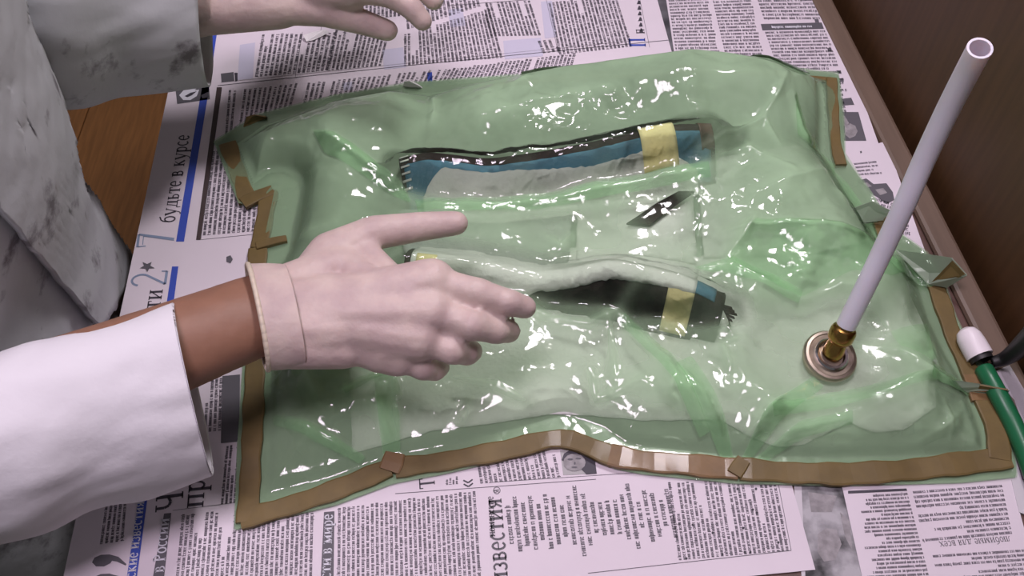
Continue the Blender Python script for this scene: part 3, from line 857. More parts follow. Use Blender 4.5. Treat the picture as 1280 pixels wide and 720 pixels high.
CRUMPLE = [(415, 200, .022, 1.2), (545, 132, .020, 1.0), (645, 122, .035, .9), (700, 150, .03, .8), (775, 143, .03, 1.2), (905, 195, .03, 1.1), (968, 130, .018, 1.2),
           (865, 148, .016, 1.5), (800, 225, .03, .9), (700, 312, .016, 1.4), (850, 358, .03, 1.5), (770, 388, .03, 1.2), (992, 345, .014, 1.4), (445, 490, .03, .9), (575, 520, .02, 1.3),
           (840, 490, .02, 1.2), (905, 430, .02, .8), (1010, 552, .03, .8), (1160, 440, .018, 1.2), (1190, 520, .025, 1.0), (510, 245, .012, 1.3), (640, 215, .03, .7), (920, 545, .03, 1.0),
           (370, 455, .02, .9), (1080, 270, .02, 1.0), (395, 620, .02, .7), (560, 250, .02, .5), (760, 470, .02, .8), (1000, 270, .03, .5)]
PORT = U(1036, 446, 0.016)
def film_h(x, y, lift=0.0, fogged=False):
    d, _, _, _ = poly_dist(x, y, OUT)
    di = np.maximum(d - 0.027, 0)                     # past the tape
    e1 = sstep(0, .045, di); e2 = sstep(0, .018, di)
    low = perlin(x * 9 + 3, y * 9 + 8)
    h = 0.0034 + 0.0042 * sstep(-.004, .006, d - .027) + e1 * (0.011 + 0.009 * low + 0.006 * perlin(x * 22, y * 22 + 4))
    # the puffed back of the bag
    db, _, _, _ = poly_dist(x, y, BACK, False)
    A = np.interp(x, BACK_X, BACK_A)
    h = h + A * sstep(0.004, .034, db) * (1 - .65 * sstep(.035, .13, db)) * (1 - sstep(.12, .24, db)) * sstep(0, .03, di + .02)
    # gentle puff at left and at right
    for (px, py, rx, ry, a) in ((400, 220, .09, .07, .014), (390, 470, .05, .06, .006), (960, 260, .10, .07, .016), (1090, 340, .07, .05, .008),
                                (620, 300, .07, .03, .006), (940, 420, .06, .06, .004), (1110, 470, .04, .05, .008), (700, 480, .16, .05, .004)):
        c = U(px, py, .01)
        h = h + e2 * a * np.exp(-((x - c.x) / rx) ** 2 - ((y - c.y) / ry) ** 2)
    # contents
    c1 = R1.height(x, y); c2 = R2.height(x, y)
    for c in (c1, c2):
        k = 0.006
        c = c + 0.003 - 0.014 * (1 - sstep(0, .010, c))
        hh = np.clip(0.5 + 0.5 * (c - h) / k, 0, 1)
        h = h * (1 - hh) + c * hh + k * hh * (1 - hh)
    # sharp folds
    fold = np.zeros(x.shape)
    for pts, a, w in CREASES:
        P = [U2(q[0], q[1], .015) for q in pts]
        dd, _, _, t = poly_dist(x, y, P, False)
        taper = 0.35 + 0.65 * np.sin(np.pi * np.clip(t * .9 + .05, 0, 1))
        h = h + 0.85 * e2 * a * taper * np.exp(-dd / (w * .7))
        fold = fold + e2 * .22 * taper * np.exp(-(dd / (w * .9)) ** 2)
    # crumple
    wx = x + .012 * perlin(x * 14 + 7, y * 14); wy = y + .012 * perlin(x * 14, y * 14 + 31)
    wx2 = x + .020 * perlin(x * 8 + 7, y * 8); wy2 = y + .020 * perlin(x * 8, y * 8 + 31)
    cr = facets(wx2 * 30 + 2, wy2 * 30) * .0022 + facets((wx2 * .8 - wy2 * .6) * 62, (wx2 * .6 + wy2 * .8) * 62) * .0014 + facets((wx * .5 + wy * .87) * 120, (wy * .5 - wx * .87) * 120) * .0007 + np.abs(perlin(wx * 26, wy * 26)) * .0025
    amp = .30 + .35 * sstep(-.1, .4, perlin(x * 7 + 20, y * 7))
    for (px, py, r, a) in CRUMPLE:
        c = U(px, py, .02)
        amp = amp + a * np.exp(-((x - c.x) ** 2 + (y - c.y) ** 2) / (r * r))
    h = h + e2 * amp * cr
    # edge ripples in the free margin
    h = h + (1 - sstep(0, .008, d)) * .0014 * (1 + perlin(x * 40, y * 40))
    # pressed down round the vacuum port
    rp = np.hypot(x - PORT.x, y - PORT.y)
    f = 1 - sstep(.022, .085, rp)
    h = h * (1 - f) + .0145 * f
    if fogged:
        cont = np.maximum(np.maximum(c1, c2), .006)
        gap = h - cont
        inside = e2
        fg = .10 + .34 * sstep(.006, .034, gap)
        left = U(470, 300, 0).x
        fg = fg + .10 * (1 - sstep(left - .03, left + .03, x)) + .22 * (1 - sstep(.05, .12, db)) * sstep(0, .02, db)
        xr = U(900, 350, .01).x; fg = fg + .16 * sstep(xr - .05, xr + .06, x) * (1 - np.exp(-(np.hypot(x - PORT.x, y - PORT.y) / .05) ** 2))  # extra milkiness stands in for the brighter light on the right side
        fg = fg + np.minimum(fold, .30) + .10 * (perlin(x * 18 + 3, y * 18) + .3 * perlin(x * 50, y * 50))
        fg = fg - .16 * sstep(.008, .022, np.maximum(c1, c2))
        lc = U(826, 262, .02); fg = fg - .60 * np.exp(-((x - lc.x) ** 2 + (y - lc.y) ** 2) / .028 ** 2)
        fg = np.where(d < .020, .20, fg)
        return T + h, np.clip(fg, -.12, .8)
    return T + h + lift

def port_hole(v, f):
    c = v[f].mean(1)
    keep = np.hypot(c[:, 0] - PORT.x, c[:, 1] - PORT.y) > .0195
    return f[keep]
def film_part(name, P, spacing, lift=0.0, extra=0.0):
    v, f = grid_patch(P, spacing, lambda x, y: 0 * x)
    z, fg = film_h(v[:, 0], v[:, 1], 0.0, True)
    v[:, 2] = z + lift
    f = port_hole(v, f)
    me = new_mesh(name, v.tolist(), f.tolist(), True)
    at = me.attributes.new('fog', 'FLOAT', 'POINT')
    at.data.foreach_set('value', np.clip(fg * (1 if extra == 0 else 0) + extra, -.12, .9).astype(np.float32))
    return link(name, me, M['film'] if extra == 0 else M['film_fold'], bag)
film = film_part('film', OUT, 0.0015)
# loose film doubled over itself
FOLDS = [([(905, 331), (940, 290), (1100, 300), (1152, 330), (1110, 352), (1060, 346), (1000, 376), (960, 364)], .10),
         ([(396, 186), (410, 212), (450, 232), (516, 264), (506, 242), (446, 204)], .12),
         ([(520, 260), (600, 257), (700, 248), (880, 224), (884, 240), (700, 266), (600, 274), (524, 276)], .18),
         ([(914, 580), (842, 462), (862, 452), (905, 520), (926, 580)], .16), ([(924, 580), (952, 520), (1016, 470), (1030, 484), (975, 528), (932, 580)], .14),
         ([(926, 580), (1000, 528), (1064, 514), (1066, 530), (1005, 545), (936, 582)], .10),
         ([(478, 574), (470, 480), (488, 474), (500, 520), (498, 574)], .12), ([(1160, 458), (1244, 480), (1246, 492), (1160, 478)], .22),
         ([(1165, 470), (1040, 492), (960, 514), (965, 526), (1050, 510), (1166, 480)], .14), ([(780, 398), (838, 452), (888, 538), (876, 544), (822, 462), (770, 406)], .14),
         ([(1040, 205), (1062, 222), (1100, 272), (1112, 296), (1085, 296), (1058, 250)], .16), ([(985, 132), (1004, 172), (1046, 200), (1046, 214), (992, 184)], .14),
         ([(650, 97), (760, 78), (900, 70), (1010, 100), (1000, 112), (880, 84), (760, 94), (652, 112)], .12), ([(860, 345), (912, 333), (1000, 372), (996, 384), (910, 352)], .16),
         ([(340, 515), (400, 538), (455, 566), (448, 574), (390, 552), (338, 526)], .10), ([(1100, 330), (1165, 322), (1196, 334), (1168, 352), (1120, 346)], .2),
         ([(1110, 420), (1160, 404), (1168, 462), (1120, 440)], .10), ([(430, 495), (492, 462), (504, 500), (496, 504), (488, 474), (436, 504)], .12)]
for k, (px, ex) in enumerate(FOLDS):
    film_part('film_fold', [U2(a, b, .016) for a, b in px], 0.0022, .0012 + .0002 * k, ex * .6 if k else .03)
v, f = grid_patch(OUT, 0.008, lambda x, y: T + 0.0030 + 0 * x)
fb = link('lower_film', new_mesh('lower_film', v.tolist(), f.tolist(), True), M['film_back'], bag)

def ribbon(name, px, width, m, parent, z=.0070, thick=.0040, zs=None):
    P = [Vector(U2(*q, z if zs is None else zs[i])) for i, q in enumerate(px)]
    Z = [z] * len(P) if zs is None else zs
    # resample
    Q = []; ZZ = []
    for i in range(len(P) - 1):
        n = max(1, int((P[i + 1] - P[i]).length / 0.008))
        for k in range(n):
            Q.append(P[i].lerp(P[i + 1], k / n)); ZZ.append(Z[i] + (Z[i + 1] - Z[i]) * k / n)
    Q.append(P[-1]); ZZ.append(Z[-1])
    # smooth the corners a little
    for _ in range(2):
        Q = [Q[0]] + [(Q[i - 1] + Q[i] * 2 + Q[i + 1]) / 4 for i in range(1, len(Q) - 1)] + [Q[-1]]
    vs, fs = [], []
    for i, q in enumerate(Q):
        d = (Q[min(i + 1, len(Q) - 1)] - Q[max(i - 1, 0)]).normalized()
        n = Vector((-d.y, d.x)); w = width / 2 * (1 + .07 * math.sin(i * 1.7) + .05 * math.sin(i * .6 + 2))
        zt = T + ZZ[i] + .0005 * math.sin(i * 1.1)
        for s, zz in ((-1, -thick), (-1, -.0006), (-.85, 0), (.85, 0), (1, -.0006), (1, -thick)):
            vs.append((q.x + n.x * w * s, q.y + n.y * w * s, zt + zz))
    for i in range(len(Q) - 1):
        for k in range(6):
            a = i * 6 + k; b = i * 6 + (k + 1) % 6
            fs.append((a, b, b + 6, a + 6))
    fs.append(tuple(range(6))); fs.append(tuple(range(len(vs) - 6, len(vs)))[::-1])
    me = new_mesh(name, vs, fs)
    bm = bmesh.new(); bm.from_mesh(me); bmesh.ops.recalc_face_normals(bm, faces=bm.faces); bm.to_mesh(me); bm.free()
    return link(name, me, m, parent)

TW = .0162
ribbon('sealant_tape', [(284, 178), (296, 212), (309, 250)], TW, M['tape'], bag)
ribbon('sealant_tape', [(303, 253), (322, 243), (341, 236)], TW * .8, M['tape'], bag, z=.0082)
ribbon('sealant_tape', [(336, 238), (330, 275), (323, 309)], TW, M['tape'], bag, z=.0072)
ribbon('sealant_tape', [(320, 306), (334, 302), (358, 297)], TW * .5, M['tape'], bag, z=.0090)
ribbon('sealant_tape', [(322, 309), (319, 390), (318, 470), (314, 560), (309, 652)], TW, M['tape'], bag)
ribbon('sealant_tape', [(300, 648), (345, 636), (400, 619), (450, 599), (487, 584)], TW, M['tape'], bag)
ribbon('sealant_tape', [(486, 588), (492, 580), (494, 566)], TW * 1.0, M['tape_red'], bag, z=.0085)
ribbon('sealant_tape', [(494, 584), (560, 575), (620, 564), (700, 545), (716, 546), (740, 560), (768, 570)], TW, M['tape'], bag)
ribbon('sealant_tape', [(762, 567), (790, 574), (860, 580), (922, 585)], TW * 1.1, M['tape_red'], bag, z=.0074)
ribbon('sealant_tape', [(918, 592), (922, 584), (930, 574)], TW * .7, M['tape'], bag, z=.0085)
ribbon('sealant_tape', [(925, 585), (985, 590), (1050, 592), (1125, 588), (1190, 580), (1262, 571)], TW * 1.12, M['tape'], bag)
ribbon('sealant_tape', [(1251, 574), (1249, 545), (1239, 512), (1226, 488)], TW * 1.02, M['tape'], bag, z=.0076)
ribbon('sealant_tape', [(1226, 500), (1222, 486), (1214, 468)], TW * .8, M['tape_red'], bag, z=.0075)
ribbon('sealant_tape', [(1221, 480), (1203, 442), (1187, 405), (1178, 375), (1169, 350)], TW * .9, M['tape'], bag)
ribbon('sealant_tape', [(1113, 305), (1103, 287), (1098, 272)], TW * .8, M['tape'], bag)
ribbon('sealant_tape', [(1052, 205), (1046, 190), (1043, 150), (1040, 97)], .0105, M['tape'], bag, z=.0085, thick=.006)
ribbon('sealant_tape', [(1040, 100), (960, 91), (860, 91), (700, 99), (600, 106)], TW * .45, M['tape'], bag, z=.0050, thick=.0015)
# bits of tape standing up behind the bag
def fin(name, pts, m, parent, thick=.0012):
    """small upright flap given by pixel corners with heights"""
    P = [U(*q) for q in pts]
    n = (P[1] - P[0]).cross(P[2] - P[0]).normalized() * thick
    k = len(P)
    vs = P + [p_ + n for p_ in P]
    fs = [tuple(range(k))[::-1], tuple(range(k, 2 * k))] + [(i, (i + 1) % k, k + (i + 1) % k, k + i) for i in range(k)]
    me = new_mesh(name, vs, fs)
    bm = bmesh.new(); bm.from_mesh(me); bmesh.ops.recalc_face_normals(bm, faces=bm.faces); bm.to_mesh(me); bm.free()
    return link(name, me, m, parent)
fin('tape_flap', [(304, 158, .004), (334, 146, .004), (332, 145, .012), (318, 143, .016), (308, 146, .012)], M['tape'], bag)
fin('tape_flap', [(504, 107, .004), (528, 109, .004), (524, 106, .010), (512, 100, .014), (505, 101, .010)], M['white_scrap'], bag)
# pleats on the right side: raised ears of film with tape inside
pl = fin('pleat', [(1120, 312, .012), (1156, 318, .014), (1190, 322, .034), (1209, 343, .030), (1184, 358, .010), (1160, 354, .008)], M['film_back'], bag)
fin('pleat_tape', [(1164, 353, .0095), (1190, 326, .0345), (1206, 343, .0315), (1183, 355, .0115)], M['tape'], pl)
pl = fin('pleat', [(1062, 262, .016), (1090, 252, .030), (1118, 266, .026), (1122, 274, .020), (1098, 278, .010), (1075, 280, .010)], M['film_back'], bag)
fin('pleat_tape', [(1094, 274, .0125), (1112, 270, .0215), (1120, 274, .0205), (1098, 278, .0125)], M['tape'], pl)
pl = fin('pleat', [(1165, 474, .016), (1200, 476, .016), (1240, 482, .018), (1262, 488, .020), (1256, 492, .010), (1210, 489, .008), (1175, 484, .008)], M['film_back'], bag)
pl = fin('pleat_tape', [(1225, 482, .0175), (1260, 488, .0205), (1252, 491, .0120), (1222, 488, .010)], M['tape'], pl)



# ------------------------------------------------------------------ felt sheets
def felt_sheet(name, px, z, m, label, thick=.0016, amp=.0005):
    P0 = [Vector(U2(*q, z)) for q in px]
    P = []
    for i in range(len(P0)):                              # fibrous, slightly uneven edge
        a, b = P0[i], P0[(i + 1) % len(P0)]
        n = max(1, int((b - a).length / .006))
        d = (b - a).normalized(); nn = Vector((-d.y, d.x))
        for k in range(n):
            P.append(a.lerp(b, k / n) + nn * random.uniform(-.0006, .0006))
    P = [(q.x, q.y) for q in P]
    v, f = grid_patch(P, 0.0045, lambda x, y: T + z + amp * perlin(x * 30, y * 30))
    o = link(name, new_mesh(name, v.tolist(), f.tolist(), True), m)
    md = o.modifiers.new('thick', 'SOLIDIFY'); md.thickness = thick; md.offset = -1
    tag(o, label, 'felt', 'white breather felt inside the bag')
    return o
felt_sheet('felt_sheet', [(436, 452), (441, 566), (490, 553), (540, 538), (620, 528), (690, 517), (740, 519), (800, 525), (900, 524), (938, 546), (972, 558), (1004, 555), (1062, 527), (1092, 540), (1130, 537), (1172, 508), (1160, 420), (1130, 350), (1060, 322), (960, 312), (880, 320), (720, 345), (560, 350), (470, 380)],
           .0050, M['felt'], 'large white felt sheet in the bag, around the steel port')
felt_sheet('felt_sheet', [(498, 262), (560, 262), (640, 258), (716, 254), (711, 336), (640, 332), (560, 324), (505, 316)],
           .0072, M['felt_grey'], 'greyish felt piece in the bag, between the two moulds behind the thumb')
felt_sheet('felt_sheet', [(722, 254), (800, 246), (867, 236), (868, 276), (872, 330), (800, 318), (720, 330)],
           .0075, M['felt'], 'white square felt piece in the bag, between the moulds below the yellow tape')
felt_sheet('felt_sheet', [(874, 238), (900, 196), (1000, 180), (1046, 250), (1085, 300), (1010, 318), (880, 322)],
           .0070, M['felt'], 'white felt piece in the right part of the bag, behind the tube')


# ------------------------------------------------------------------ moulds
m1 = empty('layup_mould', U(690, 230, .004))
tag(m1, 'long curved dark mould with blue ply showing, the farther one in the bag', 'mould')
R1.patch('carbon_shell', 0.0, 1.0, -.022, .046, 0.0008, .003, M['carbon'], m1)
t_l, t_r = R1.tx(524), R1.tx(868)
blue_s = lambda t: float(np.interp(t, [0, t_l, t_l + .08, .35, .6, .78, t_r, 1], [.036, .032, .013, .013, .019, .017, .032, .036]))
R1.patch('blue_ply', .012, .985, .0065, lambda t: blue_s(t) + .006, .0012, .0010, M['blue_ply'], m1, wob=.0004, seed=2)
R1.patch('felt_cover', t_l, R1.tx(866), blue_s, .050, .0030, .0016, M['felt'], m1, wob=.0005, seed=4)
ta, tb = R1.tx(799), R1.tx(840)
R1.patch('masking_tape', ta, tb, -.003, .030, .0040, .0006, M['masking'], m1, nt=8, ns=10)
R1.patch('brown_end', .955, 1.0, -.006, .020, .0022, .0015, M['carbon_brown'], m1, nt=10, wob=.001, seed=8)
for k in range(6):                                        # frayed ply threads at the left end
    t = .004 + k * .001
    R1.patch('loose_thread', 0.002, .030, -.002 + k * .005, -.0005 + k * .005, .0030 , .0006, M['felt'], m1, nt=3, ns=1)
# curved lower lip of the same mould
lip = [(783, 281, .010), (812, 283, .010), (838, 262, .012), (868, 241, .016), (848, 241, .020), (820, 256, .018), (800, 270, .014)]
fin('mould_lip', lip, M['carbon'], m1, .003)

m2 = empty('layup_mould', U(720, 380, .004))
tag(m2, 'dark mould with a frayed right end, in the bag beside the fingers', 'mould')
R2.patch('carbon_shell', 0.0, 1.0, -.035, .033, 0.0, .003, M['carbon'], m2)
R2.patch('felt_cover', .02, R2.tx(872), -.048, lambda t: float(np.interp(t, [0, .30, .42, .65, 1], [.030, .024, .010, .010, .006])), .0022, .0016, M['felt'], m2, wob=.0005, seed=5)
R2.patch('blue_ply', R2.tx(868), R2.tx(896), -.012, .006, .0018, .0008, M['blue_ply'], m2, nt=10)
R2.patch('masking_tape', R2.tx(838), R2.tx(872), .004, .030, .0020, .0006, M['masking'], m2, nt=8, ns=10)
R2.patch('masking_tape', R2.tx(520), R2.tx(546), -.006, .012, .0040, .0006, M['masking'], m2, nt=6, ns=6)
for k in range(7):
    fin('frayed_fibre', [(900 + k * 2, 380 + k * 4, .026 - k * .002), (902 + k * 2, 384 + k * 4, .025 - k * .002), (921 - abs(k - 2) * 3, 387 + k * 4, .018 - k * .001), (920 - abs(k - 2) * 3, 384 + k * 4, .019 - k * .001)], M['carbon'], m2, .0008)

# ================================================================== PORT AND TUBE
def lathe(name, prof, m, parent, loc, axis=Vector((0, 0, 1)), seg=40):
    vs, fs = [], []
    rot = axis.normalized().to_track_quat('Z', 'Y').to_matrix()
    for r, z in prof:
        for k in range(seg):
            a = 2 * math.pi * k / seg
            vs.append(Vector(loc) + rot @ Vector((r * math.cos(a), r * math.sin(a), z)))
    for i in range(len(prof) - 1):
        for k in range(seg):
            a, b = i * seg + k, i * seg + (k + 1) % seg
            fs.append((a, b, b + seg, a + seg))
    me = new_mesh(name, vs, fs)
    bm = bmesh.new(); bm.from_mesh(me)
    bmesh.ops.remove_doubles(bm, verts=bm.verts, dist=1e-6)
    bmesh.ops.recalc_face_normals(bm, faces=bm.faces); bm.to_mesh(me); bm.free()
    me.polygons.foreach_set('use_smooth', [True] * len(me.polygons))
    o = link(name, me, m, parent)
    es = o.modifiers.new('es', 'EDGE_SPLIT'); es.split_angle = math.radians(32)
    return o
tube_px = [(1044, 436, .026), (1060, 404, .050), (1082, 358, .082), (1104, 312, .112), (1130, 257, .150), (1156, 198, .188), (1184, 139, .230), (1208, 92, .266), (1225, 60, .292)]
TP = [U(*q) for q in tube_px]
ax = (TP[1] - TP[0]).normalized()
ax = (ax + Vector((0, 0, .5))).normalized()
port = empty('vacuum_port', (PORT.x, PORT.y, T + .008))
tag(port, 'round steel vacuum port with brass fitting set in the green bag', 'vacuum port')
pc = Vector((PORT.x, PORT.y, T + .0145))
tilt = Vector((.10, -.16, 1))
lathe('flange', [(0, -.008), (.019, -.008), (.0200, -.001), (.0215, .0), (.0225, .0015), (.0225, .0045), (.0212, .0062), (.0190, .0066), (.0182, .0060), (.0150, .0058), (.0142, .0064), (.0105, .0066), (.0, .0066)], M['steel'], port, pc, tilt)
lathe('washer', [(.0138, .0064), (.0142, .0080), (.0130, .0092), (.0108, .0090), (.0100, .0066)], M['steel_bright'], port, pc, tilt)
base = pc + tilt.normalized() * .008
axis_f = (TP[2] - base).normalized()
fit = lathe('brass_fitting', [(r_ * .92, z_) for r_, z_ in [(.0, 0), (.0092, 0), (.0094, .004), (.0084, .010), (.0080, .012), (.0108, .015), (.0114, .017), (.0114, .024), (.0104, .026), (.0084, .027), (.0080, .031), (.0066, .033), (.0060, .041), (.0, .041)]], M['brass'], port, base, axis_f)
# translucent hose pushed onto the fitting
tube = empty('clear_hose', base + axis_f * .030)
tag(tube, 'translucent white plastic hose rising from the brass fitting to an open end', 'hose')
Cn = [base + axis_f * .029] + TP[2:]
def spline(P, n):
    out = []
    for i in range(len(P) - 1):
        p0 = P[max(i - 1, 0)]; p1 = P[i]; p2 = P[i + 1]; p3 = P[min(i + 2, len(P) - 1)]
        for k in range(n):
            t = k / n
            out.append(0.5 * ((2 * p1) + (p2 - p0) * t + (2 * p0 - 5 * p1 + 4 * p2 - p3) * t * t + (3 * p1 - p0 - 3 * p2 + p3) * t ** 3))
    out.append(P[-1]); return out
def tube_mesh(name, P, r_out, r_in, seg=24):
    vs, fs = [], []
    n = len(P)
    up = Vector((0, 1, 0))
    for rr in (r_out, r_in):
        for i, q in enumerate(P):
            d = (P[min(i + 1, n - 1)] - P[max(i - 1, 0)]).normalized()
            a = d.cross(up).normalized(); b = a.cross(d)
            r_ = rr(i / (n - 1)) if callable(rr) else rr
            for k in range(seg):
                t = 2 * math.pi * k / seg
                vs.append(q + (a * math.cos(t) + b * math.sin(t)) * r_)
    for w_ in (0, 1):
        o_ = w_ * n * seg
        for i in range(n - 1):
            for k in range(seg):
                a, b = o_ + i * seg + k, o_ + i * seg + (k + 1) % seg
                fs.append((a, b, b + seg, a + seg) if w_ else (a, a + seg, b + seg, b))
    for i in (0, n - 1):
        for k in range(seg):
            a, b = i * seg + k, i * seg + (k + 1) % seg
            fs.append((a, b, b + n * seg, a + n * seg) if i == 0 else (a, a + n * seg, b + n * seg, b))
    me = new_mesh(name, vs, fs)
    bm = bmesh.new(); bm.from_mesh(me); bmesh.ops.recalc_face_normals(bm, faces=bm.faces); bm.to_mesh(me); bm.free()
    me.polygons.foreach_set('use_smooth', [True] * len(me.polygons))
    return me
o = link('hose_wall', tube_mesh('hose_wall', spline(Cn, 6), .0080, .0064), M['tube'], tube)
es = o.modifiers.new('es', 'EDGE_SPLIT'); es.split_angle = math.radians(50)

# ================================================================== THINGS AT THE RIGHT EDGE
cap = empty('bottle_cap', U(1218, 436, 0))
tag(cap, 'small white rounded plastic cap beside the right edge of the bag', 'cap')
cl = U(1225, 446, .012)
lathe('cap_shell', [(0, .027), (.004, .0267), (.0078, .0243), (.0102, .019), (.0108, .012), (.0110, .0), (.0, .0)], M['white_plastic'], cap, cl, Vector((-.28, .94, .12)))
lathe('cap_ring', [(.0085, -.004), (.0092, -.004), (.0092, .0005), (.0085, .0005)], M['black_rubber'], cap, cl, Vector((-.28, .94, .12)))
gh = [U(1230, 462, .010), U(1237, 474, .012), U(1248, 494, .012), U(1264, 525, .010), U(1282, 566, .010), U(1300, 615, .010), U(1330, 690, .010)]
hose = link('green_hose', tube_mesh('green_hose', spline(gh, 6), .0076, .0055), M['hose_green'])
tag(hose, 'green rubber hose lying along the right edge of the table', 'hose')
bk = [U(1240, 453, .012), U(1254, 449, .016), U(1266, 442, .026), U(1280, 430, .045), U(1300, 410, .080)]
clampo = link('black_cable', tube_mesh('black_cable', spline(bk, 6), lambda t: .0045 + .005 * t, .002), M['black_rubber'])
tag(clampo, 'thick black rubber cable at the right picture edge above the green hose', 'cable')
def slab(name, px, z, thick, m, label, cat):
    P = [U(*q, z) for q in px]; k = len(P)
    vs = P + [p_ - Vector((0, 0, thick)) for p_ in P]
    fs = [tuple(range(k)), tuple(range(k, 2 * k))[::-1]] + [(i, k + i, k + (i + 1) % k, (i + 1) % k) for i in range(k)]
    me = new_mesh(name, vs, fs)
    bm = bmesh.new(); bm.from_mesh(me); bmesh.ops.recalc_face_normals(bm, faces=bm.faces); bm.to_mesh(me); bm.free()
    return tag(link(name, me, m), label, cat)
slab('paper_sheet', [(1240, 466), (1262, 456), (1282, 490), (1306, 540), (1290, 560), (1268, 500)], .003, .0012, M['paper_grey'], 'pale grey paper lying to the right of the green hose', 'paper')
slab('paper_sheet', [(1248, 500), (1262, 520), (1300, 610), (1300, 650), (1274, 640), (1262, 590), (1266, 560)], .0022, .0012, M['paper_grey'], 'grey paper strip between the bag corner and the green hose', 'paper')
slab('plastic_strip', [(1262, 535), (1268, 533), (1284, 572), (1290, 600), (1280, 598)], .006, .003, M['purple'], 'dark purple plastic strip under the green hose', 'plastic strip')

# ================================================================== PERSON
def capsule(vs, fs, p0, r0, p1, r1, seg=14, cap=4):
    p0, p1 = Vector(p0), Vector(p1)
    d = p1 - p0
    if d.length < 1e-6: d = Vector((0, 0, 1e-4)); p1 = p0 + d
    d = d.normalized()
    a = d.orthogonal().normalized(); b = d.cross(a)
    rings = []
    for k in range(cap + 1):
        t = math.pi / 2 * (1 - k / cap); rings.append((p0 - d * r0 * math.sin(t), max(r0 * math.cos(t), 1e-5)))
    for k in range(cap + 1):
        t = math.pi / 2 * k / cap; rings.append((p1 + d * r1 * math.sin(t), max(r1 * math.cos(t), 1e-5)))
    o = len(vs)
    for c, r in rings:
        for k in range(seg):
            t = 2 * math.pi * k / seg; vs.append(c + (a * math.cos(t) + b * math.sin(t)) * r)
    for i in range(len(rings) - 1):
        for k in range(seg):
            x, y = o + i * seg + k, o + i * seg + (k + 1) % seg
            fs.append((x, y, y + seg, x + seg))
    fs.append(tuple(o + k for k in range(seg))[::-1]); fs.append(tuple(o + (len(rings) - 1) * seg + k for k in range(seg)))

def ellipsoid(vs, fs, c, rad, rot=None, seg=18, rings=10):
    o = len(vs); c = Vector(c)
    for i in range(rings + 1):
        t = math.pi * i / rings
        for k in range(seg):
            a = 2 * math.pi * k / seg
            q = Vector((rad[0] * max(math.sin(t), 1e-4) * math.cos(a), rad[1] * max(math.sin(t), 1e-4) * math.sin(a), rad[2] * math.cos(t)))
            if rot is not None: q = rot @ q
            vs.append(c + q)
    for i in range(rings):
        for k in range(seg):
            x, y = o + i * seg + k, o + i * seg + (k + 1) % seg
            fs.append((x, x + seg, y + seg, y))
    fs.append(tuple(o + k for k in range(seg))); fs.append(tuple(o + rings * seg + k for k in range(seg))[::-1])

def union(name, build, voxel, smooth, m, parent):
    vs, fs = [], []
    build(vs, fs)
    me = new_mesh(name, vs, fs)
    bm = bmesh.new(); bm.from_mesh(me); bmesh.ops.recalc_face_normals(bm, faces=bm.faces); bm.to_mesh(me); bm.free()
    tmp = bpy.data.objects.new('tmp', me); COL.objects.link(tmp)
    r = tmp.modifiers.new('r', 'REMESH'); r.mode = 'VOXEL'; r.voxel_size = voxel
    s = tmp.modifiers.new('s', 'SMOOTH'); s.factor = .5; s.iterations = smooth
    dg = bpy.context.evaluated_depsgraph_get(); dg.update()
    res = bpy.data.meshes.new_from_object(tmp.evaluated_get(dg))
    bpy.data.objects.remove(tmp)
    res.name = name
    res.polygons.foreach_set('use_smooth', [True] * len(res.polygons))
    return link(name, res, m, parent)

person = empty('person', (-0.50, 0.43, 0))
tag(person, 'person in a stained white lab coat and pale gloves leaning over the bag', 'person')

def tz(x, y, z): return Vector((x, y, T + z))
